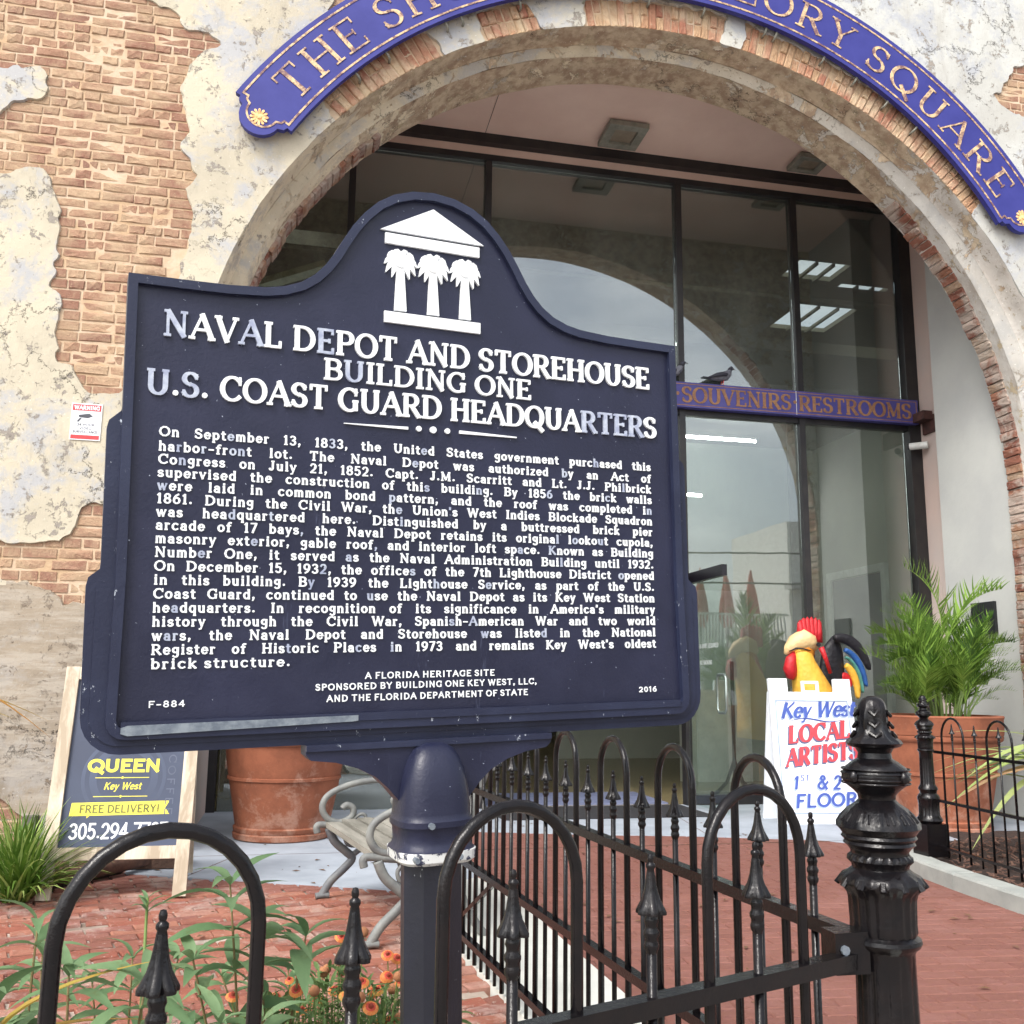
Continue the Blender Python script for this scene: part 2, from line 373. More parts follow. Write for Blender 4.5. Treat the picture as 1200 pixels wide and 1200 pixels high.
# ------------------------------------------------------------------ material list
def make_mats():
    # plaster with old paint, peeled patches and stains; cream on the left, greyer white on the right
    def plaster(name, cream, white, blue, peel, dark, peel_lo=.60, xg=(0.5, 4.5), brown=None, k=1.):
        cream, white, blue, peel, dark = [tuple(v*k for v in c) for c in (cream, white, blue, peel, dark)]
        m = NT(name, .88, spec=.25)
        x = m.ramp(m.axis(0), xg[0], xg[1])
        c = m.mix(x, s2l(cream), s2l(white))
        c = m.mix(m.ramp(m.noise(1.1, 4, .7, .4), .42, .62), c, m.mix(.3, c, s2l(dark)))
        c = m.mix(m.ramp(m.noise(1.7, 6, .75, .3, off=5), .50, .60, 0, .75), c, s2l(blue))
        n2 = m.noise(6.5, 10, .78, .3, off=3)
        pk = m.math('MAXIMUM', m.ramp(n2, peel_lo, peel_lo+.008), m.ramp(m.noise(19, 8, .8, .4, off=6), .635, .642))
        if brown:
            n3 = m.noise(3.4, 9, .75, .5, off=9)
            zz = m.ramp(m.axis(2), brown[0], brown[1], 0, brown[2])
            bk = m.ramp(m.math('ADD', n3, zz), .62, .635)
            c = m.mix(bk, c, m.mix(m.ramp(m.noise(9, 5, off=2), .4, .6), s2l((168, 146, 124)), s2l((206, 190, 164))))
        c = m.mix(pk, c, s2l(peel))
        c = m.mix(m.ramp(m.noise(26, 5, .7), .63, .68, 0, .6), c, s2l(dark))
        c = m.mix(m.ramp(m.noise(7, 6, .7, .1, stretch=(1, 1, .16), off=11), .56, .72, 0, .32), c, s2l(dark))
        vo = m.n('ShaderNodeTexVoronoi', feature='DISTANCE_TO_EDGE'); vo.inputs['Scale'].default_value = .9
        wv = m.n('ShaderNodeVectorMath', operation='ADD'); wn = m.n('ShaderNodeTexNoise'); wn.inputs['Scale'].default_value = 2.2; wn.inputs['Detail'].default_value = 8; wn.inputs['Roughness'].default_value = .7
        m.l(m.pos, wn.inputs['Vector']); m.l(m.pos, wv.inputs[0]); m.l(wn.outputs['Color'], wv.inputs[1]); m.l(wv.outputs[0], vo.inputs['Vector'])
        ck = m.math('MULTIPLY', m.ramp(vo.outputs['Distance'], .0015, .006, 1, 0), m.ramp(m.noise(1.1, 2, off=17), .48, .56))
        c = m.mix(ck, c, s2l(tuple(v*.5 for v in dark))); m.bump(m.ramp(ck, 0, 1, 1, 0), .004, .7)
        c = m.mix(m.ramp(m.noise(45, 3, .7, off=4), .66, .70, 0, .6), c, s2l(tuple(v*k for v in (246, 244, 236))))
        if name == 'plaster_lower': c = m.mix(m.ramp(m.noise(2.2, 6, .7, stretch=(1, 1, 7), off=8), .45, .58, 0, .65), c, s2l((178, 169, 156))); m.bump(m.noise(1.6, 5, .6, stretch=(1, 1, 9)), .008, .4)
        m.col(c)
        m.bump(pk, .004, .8); m.bump(m.noise(12, 8, .7), .012, .55); m.bump(m.noise(90, 3), .002, .5)
        if brown: m.bump(bk, .006, .8)
        return m
    plaster('plaster_facade', (216, 207, 184), (210, 211, 205), (182, 186, 194), (164, 156, 146), (152, 144, 132), .580, k=.92)
    plaster('plaster_lower', (200, 184, 162), (196, 182, 162), (204, 198, 190), (160, 144, 126), (132, 122, 112), .57, k=.80)
    plaster('plaster_reveal', (214, 203, 178), (198, 196, 190), (176, 176, 174), (158, 150, 138), (140, 130, 116), .60, (2.5, 5.5), brown=(4.6, 6.6, .07), k=.97)
    plaster('plaster_soffit', (214, 203, 178), (196, 194, 188), (164, 158, 150), (176, 162, 136), (150, 134, 118), .58, (2.5, 5.5), brown=(5.1, 6.5, .22), k=1.1)
    # brick: every brick draws its own colour from the object's random number
    def brick(name, cols, pale, rough=.9, palefac=.6, seed=0, pn=(.5, .62)):
        kk = {'brick_old': .87, 'brick_voussoir': .9, 'brick_red': .92, 'paver_new': .89}.get(name, .93); cols = [tuple(v*kk for v in c) for c in cols]; pale = tuple(v*kk for v in pale)
        m = NT(name, rough, spec=.2)
        r = m.n('ShaderNodeValToRGB'); m.l(m.rnd(), r.inputs[0]); cr = r.color_ramp; cr.interpolation = 'CONSTANT'
        for i, c in enumerate(cols):
            e = cr.elements[i] if i < 2 else cr.elements.new(i/len(cols)); e.position = i/len(cols); e.color = s2l(c)
        c = m.mix(m.ramp(m.noise(30, 6, .7), .35, .7, 0, .55), r.outputs[0], s2l((132, 92, 72)))
        c = m.mix(m.ramp(m.noise(3.0, 6, .7, .5, off=seed), pn[0], pn[1], 0, palefac), c, s2l(pale))
        c = m.mix(m.ramp(m.noise(38, 5, .75, off=7), .60, .66, 0, .6), c, s2l(pale))
        m.col(c); m.bump(m.noise(22, 7, .75), .018, .8); m.bump(m.noise(80, 4), .004, .6); return m
    brick('brick_old', [(192, 152, 128), (202, 164, 136), (178, 136, 116), (212, 178, 148), (196, 156, 130), (166, 126, 110), (212, 182, 152), (186, 144, 122)], (222, 196, 160), palefac=.65, pn=(.42, .64))
    brick('brick_red', [(156, 104, 88), (140, 90, 78), (170, 120, 98), (178, 138, 112), (134, 86, 74), (190, 166, 142)], (206, 196, 184), palefac=.7, seed=4, pn=(.46, .58))
    brick('brick_voussoir', [(202, 148, 120), (212, 168, 132), (188, 128, 106), (220, 184, 146), (204, 158, 130)], (224, 204, 172), palefac=.7, seed=2, pn=(.44, .6))
    brick('paver_old', [(156, 100, 88), (166, 106, 90), (142, 94, 84), (176, 120, 102), (152, 102, 94), (182, 136, 122), (158, 94, 80)], (200, 186, 176), palefac=.55, seed=6, pn=(.52, .64))
    m = brick('paver_new', [(144, 98, 90), (149, 101, 93), (140, 94, 87), (146, 99, 91), (152, 104, 96)], (164, 120, 112), .8, .35, 3)
    simple('mortar_old', (204, 184, 160), .95, scale=5, rgb2=(188, 160, 128), bump=.01, bscale=40)
    simple('mortar_paving', (182, 170, 158), .95, scale=3, rgb2=(120, 104, 92), bump=.01, bscale=40)
    simple('mortar_red', (116, 82, 76), .95, scale=6, rgb2=(132, 96, 88), bump=.004)
    simple('ceiling_paint', (240, 214, 200), .8, scale=1.3, rgb2=(230, 202, 188), bump=.001)
    simple('pink_wall', (210, 188, 178), .85, scale=1.2, rgb2=(196, 184, 178), bump=.002, bscale=20)
    simple('white_wall', (190, 192, 188), .85, scale=1.8, rgb2=(180, 182, 180), bump=.004, bscale=14)
    simple('black_frame', (30, 30, 34), .45, scale=6, rgb2=(44, 42, 42), bump=.0006)
    simple('door_rail', (26, 24, 32), .3, scale=6, bump=.0003)
    simple('rust_steel', (84, 52, 46), .8, scale=14, rgb2=(58, 38, 36), bump=.003)
    simple('light_metal', (150, 150, 138), .6, scale=10, rgb2=(120, 122, 112))
    simple('light_lens', (150, 138, 120), .3, scale=10)
    simple('light_dark', (50, 40, 36), .7)
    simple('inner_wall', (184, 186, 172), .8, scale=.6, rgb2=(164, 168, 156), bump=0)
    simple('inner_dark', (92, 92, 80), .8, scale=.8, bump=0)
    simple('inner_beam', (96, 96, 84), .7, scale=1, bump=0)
    simple('inner_floor', (156, 142, 104), .22, scale=.7, rgb2=(134, 120, 86), bump=0)
    simple('leaf_litter', (112, 84, 60), .9, bump=0); simple('olive_beam', (150, 150, 100), .6, bump=0); simple('inner_trim', (236, 240, 236), .6, bump=0)
    simple('mat_blue', (120, 128, 160), .9, bump=.003); simple('mat_black', (44, 44, 48), .9, bump=.003)
    # glass
    m = NT('shop_glass'); t = m.t; t.nodes.remove(m.b)
    tr = m.n('ShaderNodeBsdfTransparent'); tr.inputs[0].default_value = (.86, .9, .86, 1)
    gl = m.n('ShaderNodeBsdfGlossy'); gl.inputs['Roughness'].default_value = .012; gl.inputs[0].default_value = (.95, .98, 1, 1)
    fr = m.n('ShaderNodeFresnel'); fr.inputs[0].default_value = 1.55
    bp = m.n('ShaderNodeBump'); bp.inputs['Distance'].default_value = .0012; bp.inputs['Strength'].default_value = .4
    m.l(m.noise(1.4, 2), bp.inputs['Height']); m.l(bp.outputs[0], gl.inputs['Normal'])
    f = m.math('ADD', m.math('MULTIPLY', fr.outputs[0], 1.0), .13)
    mx = m.n('ShaderNodeMixShader'); m.l(f, mx.inputs[0]); m.l(tr.outputs[0], mx.inputs[1]); m.l(gl.outputs[0], mx.inputs[2])
    df = m.n('ShaderNodeBsdfDiffuse'); df.inputs[0].default_value = s2l((196, 204, 196)); m2 = m.n('ShaderNodeMixShader'); m.l(m.ramp(m.noise(1.3, 6, .7, stretch=(1, 1, .35)), .35, .7, .03, .085), m2.inputs[0]); m.l(mx.outputs[0], m2.inputs[1]); m.l(df.outputs[0], m2.inputs[2])
    m.l(m2.outputs[0], t.nodes['Material Output'].inputs[0])
    m = NT('clear_glass'); t = m.t; t.nodes.remove(m.b)
    tr = m.n('ShaderNodeBsdfTransparent'); tr.inputs[0].default_value = (.93, .97, .95, 1); gl = m.n('ShaderNodeBsdfGlossy'); gl.inputs['Roughness'].default_value = .01
    mx = m.n('ShaderNodeMixShader'); mx.inputs[0].default_value = .07; m.l(tr.outputs[0], mx.inputs[1]); m.l(gl.outputs[0], mx.inputs[2]); m.l(mx.outputs[0], t.nodes['Material Output'].inputs[0])
    # painted iron and the marker
    m = simple('iron_black', (12, 12, 15), .2, scale=30, rgb2=(22, 18, 19), bump=.0016, bscale=120, spec=.6)
    m.rough(m.ramp(m.noise(25, 4), .3, .7, .10, .26)); m.b.inputs['Specular IOR Level'].default_value = .34
    simple('iron_navy', (30, 34, 46), .5, scale=10, bump=.002)
    m = NT('marker_paint', .38, spec=.4)
    c = m.mix(m.ramp(m.noise(5, 5), .4, .65), s2l((30, 33, 54)), s2l((37, 40, 63)))
    st = m.ramp(m.noise(30, 5, .7, stretch=(1, 1, .12), off=3), .66, .74, 0, .35)
    c = m.mix(st, c, s2l((110, 118, 146)))
    c = m.mix(m.ramp(m.noise(150, 3, off=8), .735, .75), c, s2l((170, 178, 196)))
    m.col(c); m.bump(m.noise(160, 3), .0012, .55); m.rough(m.ramp(m.noise(20, 3), .3, .7, .32, .5))
    m = NT('marker_edge', .42, spec=.4)
    c = m.mix(m.ramp(m.noise(6, 4), .4, .6), s2l((33, 38, 60)), s2l((40, 46, 69)))
    c = m.mix(m.ramp(m.noise(70, 6, .8, stretch=(1, 1, .5), off=2), .645, .665), c, s2l((196, 204, 214)))
    m.col(c); m.bump(m.noise(130, 3), .0012, .5)
    m = NT('post_paint', .42, spec=.5)
    c = m.mix(m.ramp(m.noise(6, 4), .4, .6), s2l((26, 28, 38)), s2l((32, 34, 46)))
    c = m.mix(m.ramp(m.noise(26, 6, .8, stretch=(1, 1, .45), off=12), .655, .667), c, s2l((176, 182, 184)))
    m.col(c); m.bump(m.noise(90, 4), .0015, .5)
    m = NT('cap_chipped', .5)
    m.col(m.mix(m.ramp(m.noise(22, 6, .8, off=1), .45, .47), s2l((50, 54, 78)), s2l((210, 212, 210))))
    simple('marker_white', (244, 247, 246), .45, scale=120, rgb2=(232, 237, 240), bump=.0004, bscale=200)
    simple('marker_worn', (150, 158, 182), .5, scale=60, rgb2=(188, 196, 208), bump=.0004, bscale=200)
    simple('bare_metal', (150, 160, 168), .38, scale=50, rgb2=(112, 122, 134), metal=.5, bump=.001, bscale=150)
    # purple sign
    m = NT('sign_purple', .55, spec=.35); m.col(m.mix(m.ramp(m.noise(3, 5), .4, .65), s2l((46, 49, 124)), s2l((55, 58, 134)))); m.bump(m.noise(40, 4), .001, .4)
    m = NT('sign_gold', .6); m.col(m.mix(m.ramp(m.noise(14, 7, .8), .44, .56), s2l((216, 186, 142)), s2l((112, 80, 84)))); m.bump(m.noise(60, 4), .002, .5)
    m = NT('sign_flower', .6); m.col(m.mix(m.ramp(m.noise(30, 4), .4, .6), s2l((246, 210, 150)), s2l((216, 160, 100))))
    m = NT('board_purple', .5); m.col(m.mix(m.ramp(m.noise(4, 5), .4, .65), s2l((64, 62, 128)), s2l((76, 74, 140))))
    m = NT('board_gold', .6); m.col(m.mix(m.ramp(m.noise(12, 6, .8), .4, .6), s2l((160, 120, 84)), s2l((124, 88, 70))))
    # things
    m = NT('terracotta', .85, spec=.25)
    c = m.mix(m.ramp(m.noise(4, 6, .7), .4, .62), s2l((150, 92, 68)), s2l((128, 78, 58)))
    zf = m.ramp(m.axis(2), .62, .05, 0, .17)
    c = m.mix(m.ramp(m.math('ADD', m.noise(6, 8, .75, .3, off=4), zf), .60, .74, 0, .42), c, s2l((190, 158, 140)))
    m.col(c); m.bump(m.noise(30, 5), .004, .5)
    m = NT('bench_wood', .9, spec=.2); m.objco()
    m.col(m.mix(m.ramp(m.noise(10, 6, .7, stretch=(.15, 1, 1)), .35, .65), s2l((150, 147, 138)), s2l((112, 110, 102)))); m.bump(m.noise(40, 5, stretch=(.1, 1, 1)), .004, .7)
    simple('bench_iron', (128, 130, 126), .6, scale=12, rgb2=(98, 100, 100), bump=.002)
    simple('bench_leg', (88, 92, 98), .55, scale=12, rgb2=(112, 114, 114), bump=.002)
    m = NT('pine_wood', .8, spec=.2); m.objco()
    m.col(m.mix(m.ramp(m.noise(9, 5, .7, .6, stretch=(1, 1, .08)), .42, .6), s2l((218, 206, 186)), s2l((172, 158, 138)))); m.bump(m.noise(40, 4, stretch=(1, 1, .1)), .002, .5)
    simple('poster_navy', (58, 66, 86), .5, scale=2, rgb2=(66, 76, 98), bump=0)
    simple('poster_ring', (72, 82, 104), .5, scale=2, bump=0); simple('poster_faint', (92, 100, 120), .5, bump=0)
    simple('poster_yellow', (240, 226, 84), .5, bump=0, var=.05); simple('poster_white', (236, 240, 242), .5, bump=0, var=.04)
    simple('poster_ink', (110, 112, 60), .5, bump=0)
    simple('sign_white', (236, 240, 246), .45, bump=0, var=.04); simple('print_blue', (72, 96, 178), .5, bump=0, scale=20)
    simple('print_red', (206, 74, 84), .5, bump=0, scale=20); simple('print_shadow', (170, 186, 214), .5, bump=0); simple('print_grey', (90, 104, 140), .5, bump=0)
    simple('warn_red', (208, 64, 68), .5, bump=0); simple('warn_dark', (70, 72, 80), .5, bump=0)
    simple('rooster_yellow', (232, 184, 70), .4, scale=6, rgb2=(222, 164, 56), bump=0); simple('rooster_cream', (240, 206, 150), .4, bump=0)
    simple('rooster_red', (196, 30, 40), .4, scale=20, bump=0); simple('rooster_black', (26, 24, 32), .35, bump=0)
    simple('rooster_blue', (40, 90, 160), .4, bump=0); simple('rooster_teal', (84, 150, 140), .4, bump=0); simple('rooster_orange', (222, 140, 40), .4, bump=0)
    simple('pigeon_grey', (120, 124, 134), .7, scale=30, rgb2=(88, 90, 100)); simple('pigeon_pale', (176, 172, 170), .7); simple('pigeon_dark', (52, 54, 66), .6)
    simple('cctv_white', (224, 226, 222), .4, bump=0); simple('black_box', (28, 30, 32), .5, bump=0)
    simple('bark', (116, 86, 72), .95, scale=20, rgb2=(88, 66, 58), bump=.01, bscale=30)
    simple('mulch', (62, 44, 36), .95, scale=30, rgb2=(40, 30, 26), bump=.02, bscale=50)
    simple('concrete', (164, 172, 182), .85, scale=2.6, rgb2=(144, 152, 162), bump=.002, bscale=60)
    simple('concrete_pale', (214, 214, 206), .85, scale=2.5, rgb2=(196, 198, 190), bump=.003, bscale=50)
    simple('curb_stone', (164, 167, 162), .85, scale=4, rgb2=(144, 148, 144), bump=.004, bscale=40)
    simple('soil', (110, 84, 70), .95, scale=6, rgb2=(84, 64, 54), bump=.02, bscale=30)
    simple('asphalt', (158, 150, 144), .9, scale=3, bump=.004)
    def leaf(name, a, b, rough=.5):
        m = NT(name, rough+.1, spec=.3); a, b = [tuple(v*.93 for v in q) for q in (a, b)]; m.col(m.mix(m.ramp(m.noise(26, 4, .7), .58, .72, 0, .5), m.mix(m.ramp(m.math('ADD', m.math('MULTIPLY', m.rnd(), .7), m.math('MULTIPLY', m.noise(30, 3), .5)), .2, 1), s2l(a), s2l(b)), s2l((a[0]*1.1, a[1]*.8, a[2]*.6)))); m.bump(m.noise(120, 3, stretch=(1, 1, 1)), .002, .5)
        m.b.inputs['Subsurface Weight'].default_value = 0.0
        t = m.n('ShaderNodeBsdfTranslucent'); m.l(m.b.inputs['Base Color'].links[0].from_socket, t.inputs[0])
        x = m.n('ShaderNodeMixShader'); x.inputs[0].default_value = .28; m.l(m.b.outputs[0], x.inputs[1]); m.l(t.outputs[0], x.inputs[2])
        m.l(x.outputs[0], m.t.nodes['Material Output'].inputs[0]); return m
    leaf('leaf_garden', (96, 130, 88), (132, 160, 116)); leaf('leaf_palm', (64, 100, 36), (122, 156, 62)); leaf('leaf_palm_light', (136, 176, 74), (160, 192, 92))
    leaf('leaf_grass', (92, 128, 48), (140, 164, 74)); leaf('leaf_pale', (170, 194, 110), (196, 210, 140)); leaf('leaf_orange', (196, 140, 80), (170, 160, 70)); leaf('leaf_small', (98, 128, 76), (130, 150, 96)); leaf('leaf_straw', (206, 196, 160), (190, 184, 140)); leaf('leaf_pink', (214, 160, 130), (200, 170, 130)); leaf('leaf_dark', (48, 74, 40), (66, 92, 50))
    simple('stem_brown', (122, 108, 70), .8, bump=0); simple('stem_green', (110, 132, 70), .7, bump=0)
    simple('petal_orange', (206, 106, 50), .6, bump=0, rgb2=(216, 144, 76), scale=90); simple('petal_red', (196, 70, 50), .6, bump=0); simple('flower_eye', (150, 62, 44), .8, bump=0); simple('petal_yellow', (210, 160, 76), .6, bump=0); simple('seed_head', (176, 120, 84), .9, bump=0)
    simple('far_white', (226, 226, 220), .8, bump=0); simple('far_roof', (176, 176, 172), .8, bump=0); simple('far_brick', (170, 110, 84), .9, scale=3, bump=0); simple('umbrella_red', (178, 62, 50), .8, bump=0); simple('cable', (30, 30, 30), .6, bump=0)
    simple('far_window', (60, 70, 80), .2, bump=0); simple('pull_steel', (196, 200, 200), .3, metal=.7, bump=0); simple('glass_print', (206, 214, 214), .6, bump=0)
    m = NT('tube_light'); m.b.inputs['Emission Color'].default_value = (.95, 1, 1, 1); m.b.inputs['Emission Strength'].default_value = 26
    for n_ in ('yellow', 'cream', 'red', 'orange', 'black', 'blue', 'teal'):
        mm = MATS['rooster_'+n_]; b_ = mm.node_tree.nodes['Principled BSDF']; b_.inputs['Roughness'].default_value = .55
        v_ = mm.node_tree.nodes.new('ShaderNodeTexVoronoi'); v_.inputs['Scale'].default_value = 26; u_ = mm.node_tree.nodes.new('ShaderNodeBump'); u_.inputs['Distance'].default_value = .008; u_.inputs['Strength'].default_value = .6
        g_ = mm.node_tree.nodes.new('ShaderNodeNewGeometry'); mm.node_tree.links.new(g_.outputs['Position'], v_.inputs['Vector']); mm.node_tree.links.new(v_.outputs['Distance'], u_.inputs['Height']); mm.node_tree.links.new(u_.outputs[0], b_.inputs['Normal'])
make_mats()

# ------------------------------------------------------------------ the building
Y0 = 7.5; CX = 3.0; CZ = 3.14; R1 = 3.887; YG = 9.95
bld = thing('brick_building', 'old brick storehouse with peeling cream plaster, a wide arched entrance and a dark glazed shopfront', 'building', (3, 7.5, 0))
REG = {
'main': [(-2.9,6.79),(-2.77,7.4),(-1.78,7.2),(-1.78,6.97),(-1.45,6.57),(-1.19,6.53),(-1.08,6.39),(-.93,6.37),(-.86,6.29),(-.95,6.2),(-.99,6.13),(-1.05,6.0),(-1.07,5.81),(-1.07,5.58),(-1.02,5.48),(-1.11,5.39),(-1.01,5.26),(-.94,5.1),(-1.03,4.99),(-.98,4.87),(-.94,4.7),(-.95,4.52),(-1.01,4.37),(-1.02,4.26),(-1.04,3.75),(-1.37,3.29),(-1.58,3.3),(-1.69,3.43),(-1.83,3.55),(-1.84,3.74),(-1.79,3.98),(-1.92,4.1),(-1.9,4.48),(-1.91,4.69),(-1.95,4.79),(-1.97,4.96),(-2.06,5.04),(-2.18,5.06),(-2.35,4.94),(-2.9,5.02)],
'band': [(-2.6,2.13),(-1.92,2.17),(-1.69,2.17),(-1.64,2.22),(-1.6,2.37),(-1.55,2.47),(-1.37,2.52),(-1.14,2.54),(-1.08,1.73),(-1.63,1.74),(-1.72,1.83),(-1.9,1.92),(-2.6,1.89)],
'low': [(-2.13,.39),(-1.92,.41),(-1.84,.39),(-1.75,.3),(-1.77,.19),(-1.83,.1),(-2.1,.08)],
'top': [(-.08,7.14),(.07,6.84),(-.03,6.71),(.33,6.72),(.61,6.93),(.6,7.26)],
'right': [(6.43,6.98),(6.6,7.25),(7.14,7.41),(7.3,6.9),(6.85,6.74),(6.55,6.73),(6.39,6.80),(6.33,6.92)]}
BLOB = [(-2.8,5.81),(-2.43,5.82),(-2.13,5.86),(-2.09,5.69),(-2.1,5.62),(-2.28,5.54),(-2.4,5.45),(-2.8,5.4)]
VOUS = [(39.5,79.0),(82,101),(107.5,115.2),(121.5,137.8)]
def sd_poly(px, pz, poly):
    d = np.full(px.shape, 1e9); ins = np.zeros(px.shape, bool); n = len(poly)
    for i in range(n):
        x1, z1 = poly[i]; x2, z2 = poly[(i+1) % n]
        ex, ez = x2-x1, z2-z1; t = np.clip(((px-x1)*ex+(pz-z1)*ez)/(ex*ex+ez*ez), 0, 1)
        d = np.minimum(d, np.hypot(px-x1-t*ex, pz-z1-t*ez))
        if abs(ez) > 1e-9:
            c = ((z1 > pz) != (z2 > pz)) & (px < ex*(pz-z1)/ez+x1); ins ^= c
    return np.where(ins, d, -d)
def exposed(px, pz):
    E = np.full(px.shape, -1e9)
    for p in REG.values(): E = np.maximum(E, sd_poly(px, pz, p))
    E = np.minimum(E, -sd_poly(px, pz, BLOB))
    r = np.hypot(px-CX, pz-CZ); a = np.degrees(np.arctan2(pz-CZ, px-CX))
    V = np.full(px.shape, -1e9)
    for a0, a1 in VOUS: V = np.maximum(V, np.minimum(a-a0, a1-a)*np.pi/180*4)
    V = np.minimum(V, 4.17-r); V = np.minimum(V, r-3.6)
    return np.maximum(E, V)
def archd(px, pz):
    return np.where(pz > CZ, np.hypot(px-CX, pz-CZ)-R1, np.abs(px-CX)-R1)
step = .032
gx = np.arange(-3.2, 9.0, step); gz = np.arange(-.06, 8.0, step)
PX, PZ = np.meshgrid(gx, gz)
NZ = np.array([[noise.fractal(Vector((x*3.1, 1.7, z*3.1)), .8, 2.2, 6)*.05+noise.noise(Vector((x*15, 5.7, z*15)))*.022 for x in gx] for z in gz])
AD = archd(PX, PZ)
F = np.minimum(-exposed(PX, PZ)+NZ, AD+.02*np.clip(NZ*8, -.3, .3))
pm = MB(); vc = {}; acc = {}
YF, YB = Y0-.014, Y0+.02
def pv(x, z):
    k = (round(x, 4), round(z, 4))
    if k not in vc:
        vc[k] = len(pm.v)
        dy = noise.noise(Vector((x*1.3, 3.3, z*1.3)))*.006
        pm.v.append((x, YF+dy, z)); pm.v.append((x, YB, z))
    return vc[k]
for j in range(len(gz)-1):
    for i in range(len(gx)-1):
        cs = [(gx[i], gz[j], F[j, i]), (gx[i+1], gz[j], F[j, i+1]), (gx[i+1], gz[j+1], F[j+1, i+1]), (gx[i], gz[j+1], F[j+1, i])]
        if all(c[2] <= 0 for c in cs): continue
        poly = []; cut = []
        for a in range(4):
            p, q = cs[a], cs[(a+1) % 4]
            if p[2] > 0: poly.append((p[0], p[1]))
            if (p[2] > 0) != (q[2] > 0):
                t = p[2]/(p[2]-q[2]); e = (p[0]+(q[0]-p[0])*t, p[1]+(q[1]-p[1])*t)
                cut.append((len(poly), p[2] > 0)); poly.append(e)
        ids = [pv(*p) for p in poly]
        zz = gz[j]
        k = 1 if (zz < 1.86+noise.noise(Vector((gx[i]*2, 0, 0)))*.2 and gx[i] < 2) else 0
        pm.face(ids, k)
        if len(cut) == 2:
            i0 = [c for c in cut if c[1]][0][0]; i1 = [c for c in cut if not c[1]][0][0]
            a, b = ids[i0], ids[i1]; pm.face((b, a, a+1, b+1), k)
            dx_, dz_ = pm.v[b][0]-pm.v[a][0], pm.v[b][2]-pm.v[a][2]; l_ = math.hypot(dx_, dz_) or 1
            for q_ in (a+1, b+1): acc.setdefault(q_, []).append((dz_/l_, -dx_/l_))
for q_, ns in acc.items():
    sxn, szn = sum(n[0] for n in ns), sum(n[1] for n in ns); l_ = math.hypot(sxn, szn) or 1; x, y, z = pm.v[q_]
    if archd(np.array([x]), np.array([z]))[0] > .06:
        w_ = .009+.010*noise.noise(Vector((x*20, 1, z*20))); pm.v[q_] = (x+sxn/l_*w_, y, z+szn/l_*w_)
pm.build('plaster_coat', ['plaster_facade', 'plaster_lower'], bld, smooth=40, world=True)
# brick backing (bed mortar) with the arch cut out, as strips
bk = MB(); YM = Y0+.0105
NA = 72
for i in range(NA):
    a0, a1 = math.pi*i/NA, math.pi*(i+1)/NA
    def o(a):
        c, s_ = math.cos(a), math.sin(a)
        return (9.2-CX)/abs(c) if abs(c)*(8.2-CZ) > s_*(9.2-CX) else (8.2-CZ)/max(s_, 1e-6)
    P = [(CX+(R1+.01)*math.cos(a), CZ+(R1+.01)*math.sin(a)) for a in (a0, a1)]+[(CX+o(a)*math.cos(a), CZ+o(a)*math.sin(a)) for a in (a1, a0)]
    bk.add([(x, YM, z) for x, z in P], [(0, 3, 2, 1)])
bk.add([(-3.2,YM,-.1),(CX-R1-.01,YM,-.1),(CX-R1-.01,YM,CZ),(-3.2,YM,CZ)], [(0,1,2,3)])
bk.add([(CX+R1+.01,YM,-.1),(9.2,YM,-.1),(9.2,YM,CZ),(CX+R1+.01,YM,CZ)], [(0,1,2,3)])
bk.box(-14, Y0+.3, -.1, -3.2, Y0+.9, 9.6); bk.box(9.2, Y0+.3, -.1, 20, Y0+.9, 9.6); bk.box(-3.2, Y0+.3, 8.0, 9.2, Y0+.9, 9.6)
bk.build('mortar_bed', 'mortar_old', bld, world=True)
# the rest of the facade beyond the picture
fz = MB(); fz.box(-14, Y0-.012, -.1, -3.2, Y0+.29, 9.7); fz.box(9.2-.24, Y0-.012, -.1, 20, Y0+.29, 9.7); fz.box(-3.2, Y0-.012, 7.94, 8.96, Y0+.012, 9.7)
fz.build('outer_wall', 'plaster_facade', bld, world=True)
# bricks: shared meshes, one object each
def brick_mesh(name, w, h, d, mat, ch=.008, jit=.006, seed=0):
    rs = random.Random(seed); m = MB()
    def J(s=1.): return rs.uniform(-jit, jit)*s
    n = 3
    top = [(-w/2, h/2)]; 
    outer = [(-w/2+J(.6), -h/2+J(.5)), (-w/6, -h/2+J()), (w/6, -h/2+J()), (w/2+J(.6), -h/2+J(.5)), (w/2+J(.6), h/2+J(.5)), (w/6, h/2+J()), (-w/6, h/2+J()), (-w/2+J(.6), h/2+J(.5))]
    inner = [(x*(1-2*ch/w), z*(1-2.2*ch/h)) for x, z in outer]
    V = [(x, -d/2+ch*.9, z) for x, z in outer]+[(x, -d/2+J(.8), z) for x, z in inner]+[(x, d/2, z) for x, z in outer]+[(J(2), -d/2+J(), J())]
    Fc = []
    for i in range(8):
        j = (i+1) % 8; Fc += [(i, j, 8+j, 8+i), (16+i, 16+j, j, i), (8+i, 8+j, 24)]
    m.add(V, Fc); return m.mesh(name, mat)
STR = [brick_mesh('brick_stretcher', .229, .0665, .09, 'brick_old', ch=.006, jit=.0055, seed=i) for i in range(6)]
HDR = [brick_mesh('brick_header', .112, .0665, .09, 'brick_old', ch=.006, jit=.0055, seed=20+i) for i in range(4)]
course = .0815; cand = []
rz = random.Random(3)
row = 0
z = .06
while z < 7.45:
    head = (row % 6 == 2); x = -3.1+(rz.uniform(0, .06))+(0 if row % 2 else .122)
    while x < 8:
        if head or rz.random() < .42: w, ms = .126, HDR
        else: w, ms = .243, STR
        cand.append((x+w/2, z, w, ms)); x += w
    z += course; row += 1
cx_ = np.array([c[0] for c in cand]); cz_ = np.array([c[1] for c in cand])
Em = np.full(cx_.shape, -1e9)
